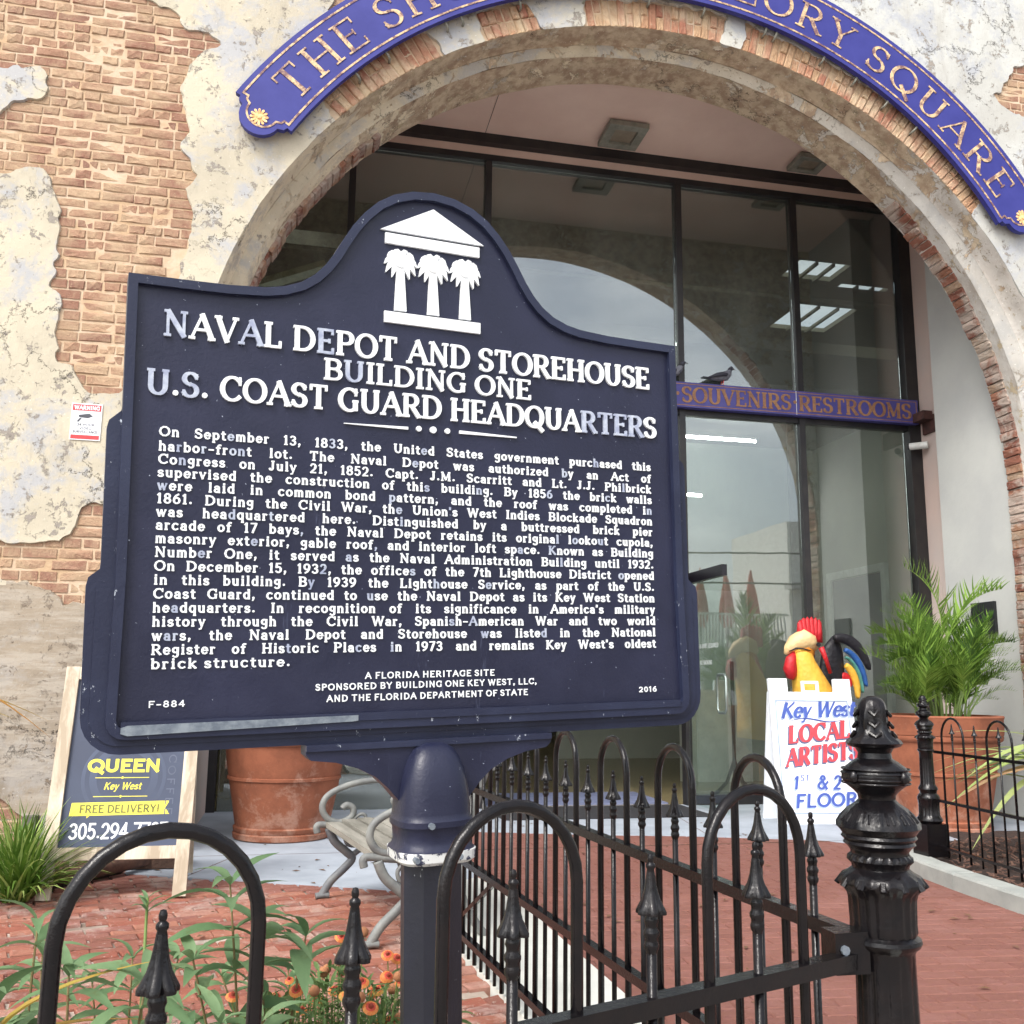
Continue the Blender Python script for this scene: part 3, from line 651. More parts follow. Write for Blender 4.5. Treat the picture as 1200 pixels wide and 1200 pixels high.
for p in REG.values(): Em = np.maximum(Em, sd_poly(cx_, cz_, p))
Em = np.minimum(Em, -sd_poly(cx_, cz_, BLOB)+.0)
sel = [(c, e) for c, e in zip(cand, Em) if e > -.10 and c[1] < 7.3 and archd(np.array([c[0]]), np.array([c[1]]))[0] > .35 and c[0] > -2.75-(0 if c[1] > 3 else -.45)]
sel.sort(key=lambda t: -t[1]); rest = sel[299:]; sel = sel[:299]
for (x, z, w, ms), e in sel:
    o = put('brick', rz.choice(ms), bld, (x-3+rz.uniform(-.004, .004), Y0+.050-7.5+rz.uniform(-.005, .005), z+rz.uniform(-.003, .003)), (rz.uniform(-.03, .03), rz.uniform(-.008, .008), rz.uniform(-.012, .012)))
if rest:
    m = MB()
    for (x, z, w, ms), e in rest: m.box(x-w/2+.008, Y0+.004, z-.032, x+w/2-.008, Y0+.09, z+.032)
    tag(m.build('edge_brickwork', 'brick_old', bld, world=True), kind='stuff')
# voussoirs: the radial bricks under the blue sign
VS = [brick_mesh('voussoir_long', .064, .262, .09, 'brick_voussoir', seed=40+i) for i in range(4)]
VH = [brick_mesh('voussoir_short', .064, .125, .09, 'brick_voussoir', seed=50+i) for i in range(4)]
for a0, a1 in VOUS:
    a = a0+.5
    while a < a1-.2:
        t = R(a)
        lst = [(4.025, VS)] if rz.random() < .45 else [(3.957, VH), (4.094, VH)]
        for r, ms in lst:
            put('voussoir', rz.choice(ms), bld, (CX+r*math.cos(t)-3, Y0+.040-7.5+rz.uniform(-.006, .012), CZ+r*math.sin(t)), (0, math.pi/2-t+rz.uniform(-.03, .03), 0))
        a += math.degrees(.0735/4.02)
# arch reveal: from the wall edge back to the inner order, following the photographed profile
rings0 = [(Y0-.014, CX, CZ, 3.887), (Y0+.02, CX, CZ, 3.878), (7.60, CX, CZ, 3.874), (7.70, CX, 3.145, 3.868), (7.722, 2.99, 3.155, 3.85)]
rings1 = [(7.722, 2.99, 3.155, 3.85), (7.735, 2.98, 3.175, 3.80), (7.752, 2.968, 3.19, 3.745), (7.768, 2.966, 3.194, 3.722)]
def angpts():
    L = [(-1, z) for z in np.linspace(-.05, 3.0, 26)]
    return L
def revolve(rings, jx, seed, amp, n=150, z0=-.05, endamp=1):
    m = MB(); cols = []
    nj = 30
    for i in range(nj): cols.append(('L', z0+(CZ-z0)*i/nj))
    for i in range(n+1): cols.append(('A', math.pi-math.pi*i/n))
    for i in range(nj-1, -1, -1): cols.append(('R', z0+(CZ-z0)*i/nj))
    for k, (y, cx, cz, r) in enumerate(rings):
        for kind, t in cols:
            if kind == 'A':
                x, z = math.cos(t), math.sin(t); p = Vector((cx+r*x, y, cz+r*z)); nr = Vector((x, 0, z))
            else:
                s = -1 if kind == 'L' else 1; p = Vector((cx+s*r, y, t if t < CZ else CZ)); p.z = t*cz/CZ; nr = Vector((s, 0, 0))
            q = noise.fractal(Vector((p.x*2.2+seed, p.y*6, p.z*2.2)), .8, 2.1, 5)*amp*(endamp if k == len(rings)-1 else 1)
            p += nr*q*(0.15 if k == 0 else 1); m.v.append(tuple(p))
    C = len(cols)
    for k in range(len(rings)-1):
        for i in range(C-1): m.face((k*C+i, k*C+i+1, (k+1)*C+i+1, (k+1)*C+i))
    return m
revolve(rings0, 0, 0, .012).build('arch_reveal', 'plaster_soffit', bld, smooth=50, world=True)
revolve(rings1, 0, 0, .012).build('arch_moulding', 'plaster_reveal', bld, smooth=50, world=True)
rings2 = [(7.768, 2.966, 3.194, 3.722), (7.79, 2.97, 3.194, 3.718), (7.90, 2.985, 3.185, 3.722), (8.02, 2.995, 3.18, 3.722), (8.15, CX, 3.17, 3.72), (8.17, CX, 3.17, 3.78)]
revolve(rings2, 0, 0, .012).build('arch_soffit', 'plaster_soffit', bld, smooth=50, world=True)
# exposed red bricks along the haunches and jambs of the inner order
sb = MB(); rb = random.Random(11)
def wedge(m, t, dr, y0, y1, r0, w):
    c = Vector((CX+r0*math.cos(t), 0, 3.2+r0*math.sin(t))); rad = Vector((math.cos(t), 0, math.sin(t))); tan = Vector((-math.sin(t), 0, math.cos(t)))
    m.obox(c+rad*dr/2+Vector((0, (y0+y1)/2, 0)), rad*dr/2, tan*w/2, Vector((0, (y1-y0)/2, 0)))
brm = [brick_mesh('arch_brick', .076, .215, .12, 'brick_red', ch=.006, jit=.007, seed=70+i) for i in range(5)]
cnt = 0
for (a0, a1) in ((2, 48), (133, 178)):
    a = a0
    while a < a1:
        t = R(a)
        r = 3.758+rb.uniform(-.012, .010)
        # mesh axes: x width along the arc, y depth (radial, front face towards the centre), z length along Y
        rad = Vector((math.cos(t), 0, math.sin(t))); tan = Vector((-math.sin(t), 0, math.cos(t)))
        mt = Matrix((tan, rad, Vector((0, 1, 0)))).transposed().to_4x4()
        mt.translation = Vector((CX+r*rad.x-3, 8.035-7.5+rb.uniform(-.012, .012), 3.19+r*rad.z))
        put('arch_brick', rb.choice(brm), bld, mat4=mt); a += math.degrees(.083/3.72); cnt += 1
# right jamb: reveal faced in bare brick below the springing
JB = [brick_mesh('jamb_brick', .2, .0665, .08, 'brick_red', ch=.006, jit=.004, seed=90+i) for i in range(5)]
z = .1
while z < 3.02:
    t0 = 0 if int(z/course) % 2 else -.1
    for k in range(3):
        u = t0+.1+k*.212
        if u > .48: continue
        # along the splayed reveal from (6.885,7.5) to (6.69,7.92)
        fx = 6.868-.15*min(1, max(0, (u-.18)/.12)); fy = 7.52+u
        mt = Matrix.Rotation(R(-90), 4, 'Z'); mt.translation = Vector((fx-3+.028, fy-7.5, z))
        put('jamb_brick', rb.choice(JB), bld, mat4=mt)
    z += course
# rough bricks on the inner order of the right jamb
z = .1
while z < 3.31:
    mt = Matrix.Rotation(R(-90), 4, 'Z'); mt.translation = Vector((6.758-3+rb.uniform(-.010, .010), 8.035-7.5, z))
    put('arch_brick', rb.choice(brm), bld, mat4=mt @ Matrix.Rotation(R(90), 4, 'Y')); z += .083
# porch behind the arch
pc = MB(); pc.box(-1.2, 8.17, 7.222, 7.4, 9.95, 7.5); pc.build('porch_ceiling', 'ceiling_paint', bld, world=True)
pc = MB(); pc.box(-1.2, 9.9, 7.018, 7.4, 10.05, 7.218); pc.build('head_fascia', 'ceiling_paint', bld, world=True)
for x, w in ((1.77, .005),):
    MB().box(x-w/2, 8.2, 7.2195, x+w/2, 9.9, 7.2215).build('ceiling_joint', 'light_dark', bld, world=True)
MB().box(-1.2, 9.80, 7.115, 7.02, 9.896, 7.2215).build('steel_beam', 'black_frame', bld, world=True)
MB().box(7.02, 9.22, -.05, 7.5, 10.05, 7.22).build('pink_side_wall', 'pink_wall', bld, world=True)
MB().box(6.735, 8.172, -.05, 7.6, 9.218, 7.22).build('white_side_wall', 'white_wall', bld, world=True)
MB().box(-1.6, 8.172, -.05, -.76, 10.05, 7.22).build('left_side_wall', 'pink_wall', bld, world=True)
# back of the front wall above the porch (closes the inner order)
bw = MB()
for i in range(60):
    a0, a1 = math.pi*i/60, math.pi*(i+1)/60
    def o2(a):
        c, s_ = math.cos(a), math.sin(a)
        return min(4.6/max(abs(c), 1e-6), 4.04/max(s_, 1e-6))
    P = [(CX+3.76*math.cos(a), 3.17+3.76*math.sin(a)) for a in (a0, a1)]+[(CX+max(3.8, o2(a))*math.cos(a), 3.17+max(3.8, o2(a))*math.sin(a)) for a in (a1, a0)]
    bw.add([(x, 8.165, z) for x, z in P], [(0, 1, 2, 3)])
bw.build('porch_inner_face', 'plaster_soffit', bld, world=True)
# ring bolt at the crown
t = MB(); t.tube([(3.07+.028*math.cos(a*math.pi/6), 7.74, 6.985+.028*math.sin(a*math.pi/6)) for a in range(12)], .007, 6, closed=True); t.tube([(3.07, 7.74, 7.012), (3.07, 7.80, 7.03)], .008, 6)
tag(t.build('ring_bolt', 'light_metal', smooth=True), 'small iron ring bolt under the crown of the arch', 'ring bolt')
for x in ((3.02, 9.19, 3.46, 9.66, 'square grey ceiling light near the middle of the porch ceiling'), (5.32, 9.32, 5.70, 9.66, 'square grey ceiling light nearest the right side of the arch')):
    x0, y0, x1, y1, lb = x
    e = thing('ceiling_light', lb, 'ceiling light', ((x0+x1)/2, (y0+y1)/2, 7.22), 0, 'square lights in the porch ceiling')
    w = (x1-x0)/2; d = (y1-y0)/2
    sq = [(-w,-d),(w,-d),(w,d),(-w,d)]; si = [(-w*.58,-d*.58),(w*.58,-d*.58),(w*.58,d*.58),(-w*.58,d*.58)]
    MB().ring(sq, si, lambda a, b, h: (a, b, h), -.02, -.075).build('frame', 'light_metal', e)
    MB().box(-w*.9, -d*.9, -.02, w*.9, d*.9, -.002).build('housing', 'light_dark', e)
    MB().box(-w*.57, -d*.57, -.045, w*.57, d*.57, -.03).build('lens', 'light_lens', e)
# shopfront frame and glass
def bar(name, x0, z0, x1, z1, y0=9.90, y1=10.0, mat='black_frame'): return MB().box(x0, y0, z0, x1, y1, z1).build(name, mat, bld, world=True)
bar('frame_head', -.76, 6.945, 7.018, 7.016, 9.88, 10.02)
bar('frame_jamb', -.76, .0, -.68, 6.944); bar('frame_jamb', 6.87, 0, 7.018, 6.944, 9.87, 10.02)
for x in (.351, 1.834, 4.06, 5.51): bar('mullion', x-.035, .0 if x > 3.9 else 4.27, x+.035, 6.944, 9.885)
MB().box(5.36, 9.96, .1, 5.474, 10.0, 4.2).build('mullion_leaf', 'inner_dark', bld, world=True)
bar('frame_rail', -.68, 4.19, 6.87, 4.275, 9.905, 9.995)
bar('frame_sill', 4.095, 0.0, 6.868, .10, 9.90, 9.999)
xs = [-.68, .351, 1.834, 4.06, 5.51, 6.87]
for i in range(5):
    MB().box(xs[i]+.036, 9.945, 4.277, xs[i+1]-.036, 9.951, 6.943).build('glass_pane', 'shop_glass', bld, world=True)
    if i >= 3: MB().box(xs[i]+.036, 9.945, .102, xs[i+1]-.036, 9.951, 4.188).build('glass_pane', 'shop_glass', bld, world=True)
for i in range(5): MB().box(xs[i]+.037, 9.99, 5.72, xs[i+1]-.037, 10.02, 5.76).build('glazing_bar', 'inner_beam', bld, world=True)
# left lower bay beside the doors
bar('mullion', 1.80, 0, 1.868, 4.188, 9.885)
MB().box(-.66, 9.945, .0, 1.79, 9.951, 4.188).build('glass_pane', 'shop_glass', bld, world=True)
MB().box(1.87, 9.945, 2.46, 4.02, 9.951, 4.188).build('glass_pane', 'shop_glass', bld, world=True)
bar('door_head', 1.868, 2.40, 4.024, 2.455, 9.91, 9.99)
# door leaf standing open towards the street
MB().box(4.052, 8.93, .03, 4.064, 9.86, 2.40).build('door_glass', 'clear_glass', bld, world=True)
MB().box(4.03, 8.90, 2.29, 4.086, 9.87, 2.40).build('door_top_rail', 'door_rail', bld, world=True)
h = MB(); h.tube([(4.14, 9.02, .97), (4.14, 9.02, 1.32)], .014, 8)
h = MB()
loop = [(4.12, 9.0+a, b) for a, b in ((0, 1.0), (0, 1.30), (.03, 1.335), (.17, 1.335), (.2, 1.30), (.2, 1.0), (.17, .965), (.03, .965))]
h.tube([(4.11, 9.05+ (p[1]-9.0), p[2]) for p in loop], .014, 8, closed=True)
h.build('door_pull', 'pull_steel', bld, smooth=True, world=True)
fm = lambda a, b, h_: (4.05-h_, 9.84-a, b)
tm = MB()
for i, (s, w) in enumerate((('SHOES & SHIRT REQUIRED', .62), ('NO SMOKING', .30))):
    text(tm, s, .46-w/2, .46+w/2, 1.60-.085*i-(.08 if i else 0), .045, fm, 0, .0004, serif=False, T=.15, t=.13, seg=8)
tm.build('door_lettering', 'glass_print', bld, world=True)
# interior
MB().box(-3, 10.0, -.06, 16, 24, -.002).build('inner_floor', 'inner_floor', bld, world=True)
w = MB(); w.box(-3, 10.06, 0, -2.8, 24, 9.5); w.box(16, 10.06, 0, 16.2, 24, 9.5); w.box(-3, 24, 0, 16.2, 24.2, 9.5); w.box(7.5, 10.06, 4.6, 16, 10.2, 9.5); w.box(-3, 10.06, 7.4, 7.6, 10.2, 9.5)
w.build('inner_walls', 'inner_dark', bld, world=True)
# roof slab with open skylights (rows along x, cut by cells)
SKY = [(9.3, 16.5, 10.4, 17.3), (10.7, 17.35, 11.8, 18.2), (10.4, 18.55, 11.8, 20.0), (1.0, 17.0, 2.2, 18.4), (-1.5, 14, -.4, 15.2)]
rx = sorted({-3., 16.2}|{s[0] for s in SKY}|{s[2] for s in SKY}); ry = sorted({10.06, 24.2}|{s[1] for s in SKY}|{s[3] for s in SKY})
rf = MB()
for i in range(len(rx)-1):
    for j in range(len(ry)-1):
        mx_, my_ = (rx[i]+rx[i+1])/2, (ry[j]+ry[j+1])/2
        if not any(s[0] < mx_ < s[2] and s[1] < my_ < s[3] for s in SKY): rf.box(rx[i], ry[j], 9.5, rx[i+1], ry[j+1], 9.6)
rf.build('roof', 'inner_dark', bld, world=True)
for y in (12.5, 15.6, 18.4, 21.4):
    MB().box(-2.8, y-.1, 8.3, 16, y+.1, 8.55).build('roof_beam', 'inner_beam', bld, world=True)
for s in SKY[:3]:
    for f in (.33, .66):
        x = s[0]+(s[2]-s[0])*f; MB().box(x-.03, s[1], 9.44, x+.03, s[3], 9.5).build('skylight_bar', 'inner_dark', bld, world=True)
MB().box(4.4, 10.5, 4.55, 7.1, 16.5, 4.75).build('mezzanine', 'inner_beam', bld, world=True)
MB().box(7.05, 10.06, 0, 7.2, 16.5, 4.55).build('inner_side_wall', 'inner_wall', bld, world=True)
MB().box(4.4, 16.5, 0, 7.2, 16.6, 4.55).build('inner_back_wall', 'inner_wall', bld, world=True)
MB().box(5.0, 12.4, 0, 7.05, 12.5, 4.55).build('inner_partition', 'inner_wall', bld, world=True)
MB().box(3.0, 20.6, 0, 5.2, 20.8, 2.6).build('far_counter_wall', 'inner_beam', bld, world=True)
for x in (2.6, 4.3, 6.5): MB().box(x, 21.2, 0, x+.9, 21.25, 2.4).build('far_panel', 'inner_wall', bld, world=True)
e = MB()
for (y0, y1) in ((10.72, 10.82), (12.0, 12.1)): e.box(7.0, y0, 0, 7.049, y1, 2.75)
e.box(7.0, 10.821, 2.65, 7.049, 11.999, 2.75); e.build('inner_door_frame', 'inner_trim', bld, world=True)
MB().box(7.03, 10.83, .1, 7.049, 11.99, 2.64).build('inner_door', 'far_window', bld, world=True)
MB().box(5.2, 12.33, 0, 5.95, 12.399, 2.5).build('inner_panel', 'inner_trim', bld, world=True)
for (x0, x1, y, z, lb) in ((4.72, 5.73, 11.5, 4.38, 'long white fluorescent tube under the mezzanine behind the glass'), (4.72, 5.0, 11.6, 3.64, 'short white fluorescent tube lower down behind the glass')):
    e = thing('fluorescent_lamp', lb, 'lamp', ((x0+x1)/2, y, z)); L = (x1-x0)/2
    MB().box(-L, -.03, .02, L, .03, .05).build('housing', 'inner_trim', e)
    MB().tube([(-L, 0, 0), (L, 0, 0)], .018, 8).build('tube', 'tube_light', e)
for x, y, lb in ((2.9, 12.5, 'nearest tube over the hall floor behind the marker'), (2.9, 16, 'middle tube over the hall floor behind the marker'), (0, 13, 'tube on the far left of the hall behind the marker'), (9, 18, 'tube at the back right of the hall')):  # extra lamps added out of view to brighten the hall interior
    e = thing('fluorescent_lamp', 'added unseen fluorescent '+lb, 'lamp', (x, y, 4.2 if x > 4 and x < 7 else 6.0), 0, 'added fluorescent fill tubes deep inside the hall')
    MB().box(-.6, -.03, .02, .6, .03, .05).build('housing', 'inner_trim', e); MB().tube([(-.6, 0, 0), (.6, 0, 0)], .018, 8).build('tube', 'tube_light', e)
for z in (6.08, 6.34): MB().beam((-.72, 12.1, z-.22), (.14, 11.9, z+.06), .2, .08).build('green_beam', 'olive_beam', bld, world=True)
e = thing('tripod_stand', 'thin black stand on splayed legs just inside the glass left of the white board', 'stand', (4.80, 10.4, 0))
MB().tube([(0, 0, .22), (0, 0, 1.5)], .022, 8).build('pole', 'black_box', e, smooth=True)
for k in range(4):
    a = .3+k*math.pi/2; MB().tube([(0, 0, .42), (.12*math.cos(a), .12*math.sin(a), .18), (.34*math.cos(a), .34*math.sin(a), .02)], .018, 6).build('leg', 'black_box', e, smooth=True)
# floor in front of the doors
tag(MB().box(1.9, 9.0, .0, 3.95, 9.9, .014).build('door_mat', 'mat_black'), 'black door mat outside the open doors', 'door mat')
tag(MB().box(1.95, 10.1, -.002, 3.9, 11.2, .012).build('door_mat', 'mat_blue'), 'blue grey door mat just inside the open doors', 'door mat')
# ------------------------------------------------------------------ blue arched sign over the entrance
SX, SZ, SY = 2.98, 3.51, 7.38
sg = thing('arched_sign', 'long curved violet blue sign with gold letters THE SHOPS AT MALLORY SQUARE above the arch', 'sign', (SX, SY, SZ))
RI, RO, A0, A1 = 3.795, 4.32, 31.6, 147.9
def arcloop(ri, ro, a0, a1, n=90, lobes=True, k=1.):
    P = [(ro*math.cos(R(a0+(a1-a0)*i/n)), ro*math.sin(R(a0+(a1-a0)*i/n))) for i in range(n+1)]
    def end(a, sgn):
        # ogee shoulder, round lobe, ogee shoulder; from the outer radius to the inner one
        rm = (RI+RO)/2; c, s_ = math.cos(R(a)), math.sin(R(a)); tx, ty = -s_*sgn, c*sgn; out = []
        lobe = .165*k; sh = .05*k
        for (dr, dt) in ((lobe+.055*k, -.004), (lobe+.045*k, sh*.6), (lobe, sh)): out.append(((rm+dr)*c+tx*dt, (rm+dr)*s_+ty*dt))
        for q in range(1, 12):
            g = math.pi*q/12; dr = lobe*math.cos(g); dt = sh+lobe*.95*math.sin(g)
            out.append(((rm+dr)*c+tx*dt, (rm+dr)*s_+ty*dt))
        for (dr, dt) in ((-lobe, sh), (-lobe-.045*k, sh*.6), (-lobe-.055*k, -.004)): out.append(((rm+dr)*c+tx*dt, (rm+dr)*s_+ty*dt))
        return out
    P += end(a1, 1)
    P += [(ri*math.cos(R(a1-(a1-a0)*i/n)), ri*math.sin(R(a1-(a1-a0)*i/n))) for i in range(n+1)]
    P += end(a0, -1)[::-1]
    return P
fmS = lambda x, y, h: (x, -h, y)
lo = arcloop(RI, RO, A0, A1)
b = MB()
# board: triangulated as strips between matching inner and outer arcs, rim as a wall
n = 90
b.prism(lo, fmS, -.05, 0)
b.build('board', 'sign_purple', sg)
# gold line that follows the edge
def line_loop(mb, loop, w, h):
    li = offset(loop, w); mb.ring(loop, li, fmS, 0, h)
lp = MB(); inner = arcloop(RI+.040, RO-.040, A0+.35, A1-.35, k=.80)
lp.ring(inner, offset(inner, .016), fmS, 0.0005, .004)
lp.build('gold_line', 'sign_gold', sg)
for a, sgn in ((A1, 1), (A0, -1)):
    rm = (RI+RO)/2; c, s_ = math.cos(R(a)), math.sin(R(a)); cx, cz = rm*c-s_*sgn*.06, rm*s_+c*sgn*.06
    f = MB()
    for k in range(12):
        t0 = R(30*k); 
        f.prism([(cx+.018*math.cos(t0-.4), cz+.018*math.sin(t0-.4)), (cx+.066*math.cos(t0-.16), cz+.066*math.sin(t0-.16)), (cx+.074*math.cos(t0), cz+.074*math.sin(t0)), (cx+.066*math.cos(t0+.16), cz+.066*math.sin(t0+.16)), (cx+.018*math.cos(t0+.4), cz+.018*math.sin(t0+.4))], fmS, .0, .006+.0006*(k % 3))
    f.prism([(cx+.02*math.cos(q*math.pi/6), cz+.02*math.sin(q*math.pi/6)) for q in range(12)], fmS, 0, .012)
    f.build('rosette', 'sign_flower', sg)
RB, SZL = 3.915, .275
TXT = 'THE SHOPS AT MALLORY SQUARE'
arcL = R(144.9-34.3)*RB
pos, hs = layout(TXT, 0, arcL, SZL, 1., .16)
for c, x in pos:
    gw = G[c][0]*SZL/100*hs
    def fmA(X, Y, h, xc=x+gw/2):
        t = R(144.9)-xc/RB; dx = X-xc; r = RB+Y
        return (r*math.cos(t)+dx*math.sin(t), -h, r*math.sin(t)-dx*math.cos(t))
    m = MB(); glyph(m, c, x, 0, SZL, hs, fmA, 0, .006, T=.135, t=.055, seg=26)
    m.build('letter', 'sign_gold', sg)
for a in (66, 84.5, 111, 119.5, 121.8, 131, 73.6, 75.2, 60.5, 55, 49.5, 92.5, 101.8, 136):
    t = R(a); m = MB(); x, z = (RI+.0)*math.cos(t), (RI)*math.sin(t)
    m.tube([(x*1.012, .055, z*1.012), (x*.992, .05, z*.992), (x*.986, .07, z*.986), (x*.986, .125, z*.986)], .011, 6)
    m.build('hook', 'light_metal', sg, smooth=True)
# ------------------------------------------------------------------ souvenirs board
e = thing('souvenirs_sign', 'long violet board across the shopfront reading SOUVENIRS and RESTROOMS in gold', 'sign', (6.946, 9.80, 4.25))
m = MB(); m.box(-7.4, 0, 0, 0, .09, .285); m.build('board', 'board_purple', e)
m = MB()
q = [(-7.37, .018), (-.018, .018), (-.018, .267), (-7.37, .267)]
m.ring(q, offset(q, .008), lambda x, y, h: (x, -h, y), 0, .002); m.build('gold_line', 'board_gold', e)
pos, hs = layout('*SOUVENIRS*RESTROOMS', -3.02, -.09, .185, 1., .08)
for c, x in pos:
    m = MB(); glyph(m, c, x, .050, .185, hs, lambda X, Y, h: (X, -h, Y), 0, .006, T=.20, t=.09, seg=20)
    m.build('letter', 'board_gold', e)
MB().box(-1.55, -.0035, .004, -1.545, 0, .281).build('board_joint', 'inner_trim', e)
# pigeons on the board
def pigeon(loc, rz, lb, s=1.):
    e = thing('pigeon', lb, 'pigeon', loc, rz, 'pigeons on the souvenirs board')
    b = MB(); path = [(-.17, 0, .075), (-.13, 0, .082), (-.07, 0, .10), (0, 0, .112), (.05, 0, .125), (.085, 0, .155), (.105, 0, .19), (.115, 0, .215), (.135, 0, .222), (.15, 0, .218)]
    rad = [.012, .028, .045, .055, .055, .042, .026, .024, .024, .010]
    b.tube(path, [r*s for r in rad], 12); b.build('body', 'pigeon_grey', e, smooth=True)
    w = MB()
    for sd_ in (-1, 1):
        w.tube([(-.19, sd_*.022, .075), (-.12, sd_*.045, .095), (-.04, sd_*.056, .118), (.03, sd_*.05, .125), (.055, sd_*.036, .125)], [.006, .018, .026, .022, .006], 8, ry=None)
    w.build('wing', 'pigeon_dark', e, smooth=True)
    h = MB(); h.tube([(.10, 0, .185), (.113, 0, .21), (.13, 0, .223), (.15, 0, .221)], [.027, .026, .026, .012], 10); h.build('head', 'pigeon_dark', e, smooth=True)
    k = MB(); k.tube([(.148, 0, .219), (.178, 0, .21)], [.007, .002], 6); k.build('beak', 'light_dark', e)
    t = MB(); t.box(-.255, -.028, .066, -.15, .028, .078); t.build('tail', 'pigeon_dark', e)
    for sd_ in (-1, 1):
        l = MB(); l.tube([(.01, sd_*.02, .07), (.0, sd_*.02, .0)], .005, 5); l.tube([(-.015, sd_*.02, .003), (.035, sd_*.02, .003)], .004, 5); l.build('leg', 'warn_red', e)
pigeon((4.52, 9.845, 4.535), R(8), 'grey pigeon standing upright on top of the souvenirs board')
pigeon((3.93, 9.845, 4.535), R(-20), 'second pigeon mostly hidden behind the top right corner of the historical marker', .9)
# ------------------------------------------------------------------ video surveillance notice
e = thing('warning_sign', 'small white and red video surveillance notice on the plaster left of the marker', 'sign', (-1.585, 7.475, 3.07))
f = lambda x, y, h: (x, -h, y)
MB().box(-.105, 0, -.135, .105, .006, .14).build('plate', 'sign_white', e)
MB().box(-.098, -.0012, .085, .098, 0, .132).build('red_band', 'warn_red', e); MB().box(-.098, -.0012, -.128, .098, 0, -.098).build('red_band', 'warn_red', e)
m = MB(); text(m, 'WARNING', -.088, .088, .092, .032, lambda x, y, h: (x, -h-.0012, y), 0, .0005, serif=False, T=.2, t=.17, seg=8); m.build('white_lettering', 'sign_white', e)
m = MB(); m.prism([(-.055, .052), (.02, .066), (.045, .045), (.01, .03), (-.05, .035)], f, 0, .001); m.prism([(-.045, .03), (-.03, .03), (-.05, .0), (-.065, .002)], f, 0, .0012)
for i, (s, w) in enumerate((('24 HOUR', .12), ('VIDEO', .085), ('SURVEILLANCE', .17))): text(m, s, -w/2, w/2, -.03-.027*i, .02, f, 0, .0005, serif=False, T=.2, t=.17, seg=8)
m.build('dark_print', 'warn_dark', e)
# camera, beam end and box on the right walls of the porch
e = thing('security_camera', 'small white bullet camera on the right side wall under the beam end', 'camera', (7.0, 9.76, 3.98))
MB().tube([(-.03, -.0, .02), (-.10, -.03, .02), (-.115, -.035, .0)], .018, 8).build('bracket', 'cctv_white', e, smooth=True)
MB().tube([(-.03, -.07, 0), (-.10, .0, -.0), (-.17, .07, -.0)], .042, 12).build('body', 'cctv_white', e, smooth=40)
MB().tube([(-.165, .065, 0), (-.185, .085, 0)], .036, 12).build('lens', 'black_box', e, smooth=40)
e = thing('beam_end', 'rusty brown steel bracket sticking out of the pink wall beside the souvenirs board', 'bracket', (7.0, 9.6, 4.2))
MB().box(-.012, -.30, -.08, .02, .20, .12).build('plate', 'rust_steel', e)
MB().box(-.13, .0, .06, -.013, .24, .16).build('block', 'rust_steel', e)
e = tag(MB().box(6.70, 8.46, 1.76, 6.733, 8.80, 2.08).build('utility_box', 'black_box'), 'flat black box on the white side wall behind the palm', 'box')

# ------------------------------------------------------------------ the historical marker
mu = Vector((.977, .208, .038)).normalized(); mn = Vector((.21, -.977, -.03)); mn = (mn-mu*mn.dot(mu)).normalized(); mv = mn.cross(mu).normalized()
mo = Vector((.18, 1.873, 1.546))+mu*.07
MT = Matrix((mu, -mn, mv)).transposed().to_4x4(); MT.translation = mo
mk = thing('historical_marker', 'dark blue cast metal historical marker with raised white text', 'marker', mat4=MT)
f = lambda x, y, h: (x, -h, y)
hump = [(-.573,.387),(-.48,.3875),(-.40,.389),(-.334,.394),(-.30,.401),(-.268,.414),(-.243,.432),(-.222,.455),(-.204,.482),(-.186,.515),(-.168,.545),(-.145,.575),(-.118,.602),(-.085,.623),(-.045,.637),(0,.642)]
hump = hump+[(-x, y) for x, y in hump[:-1][::-1]]
def rc(cx, cy, r, a0, a1, n=6): return [(cx+r*math.cos(R(a0+(a1-a0)*i/n)), cy+r*math.sin(R(a0+(a1-a0)*i/n))) for i in range(n+1)]
# casting outline, counter-clockwise from bottom left
left = [(-.573,.15),(-.575,.140),(-.594,.122),(-.597,.11),(-.597,-.125),(-.598,-.137),(-.616,-.152),(-.619,-.166)]
out = rc(-.555,-.385,.064,180,270)+[(-.30,-.449),(-.245,-.449)]+[(.245,-.449),(.30,-.449)]+rc(.555,-.385,.064,270,360)+[(-x, y) for x, y in left[::-1]]
top = hump[::-1]
loop = out+top+left
m = MB(); m.prism(loop, f, -.034, -.004); m.build('backing_plate', 'marker_edge', mk)
panel = [(-.562,-.398),(.562,-.398),(.562,.378)]+[(x, y) for x, y in offset([(-.573,-.398),(.573,-.398)]+top, .013)[2:]][1:-1]+[(-.562,.378)]
rim_o = rc(-.548,-.392,.032,180,270,4)+rc(.548,-.392,.032,270,360,4)+[(.5735,-.15),(.5735,.15)]+top+[(-.5735,.15),(-.5735,-.15)]
rim_i = offset(rim_o, .0165)
m = MB(); m.prism(rim_i, f, -.004, .0, back=False); m.build('face_panel', 'marker_paint', mk)
m = MB(); m.ring(rim_o, rim_i, f, -.004, .011)
bev_o = offset(rim_o, .003)
m.build('raised_rim', 'marker_edge', mk)
# lower ledge with the worn bright strip on the left
m = MB(); m.box(-.556, -.0135, -.4085, .556, -.0115, -.3945); m.build('lower_ledge', 'marker_edge', mk)
m = MB(); lg = [(-.556,-.4135),(-.545,-.4175),(-.16,-.4095),(-.150,-.4085),(-.150,-.3985),(-.545,-.4005),(-.556,-.404)]
m.prism(lg, f, .0115, .0148); m.build('worn_strip', 'bare_metal', mk)
m = MB(); m.prism(rc(-.555,-.385,.05,180,270)+rc(.555,-.385,.05,270,360)+[(.603,-.17),(-.603,-.17)], f, -.004, -.0012, back=False); m.build('lower_step', 'marker_edge', mk)
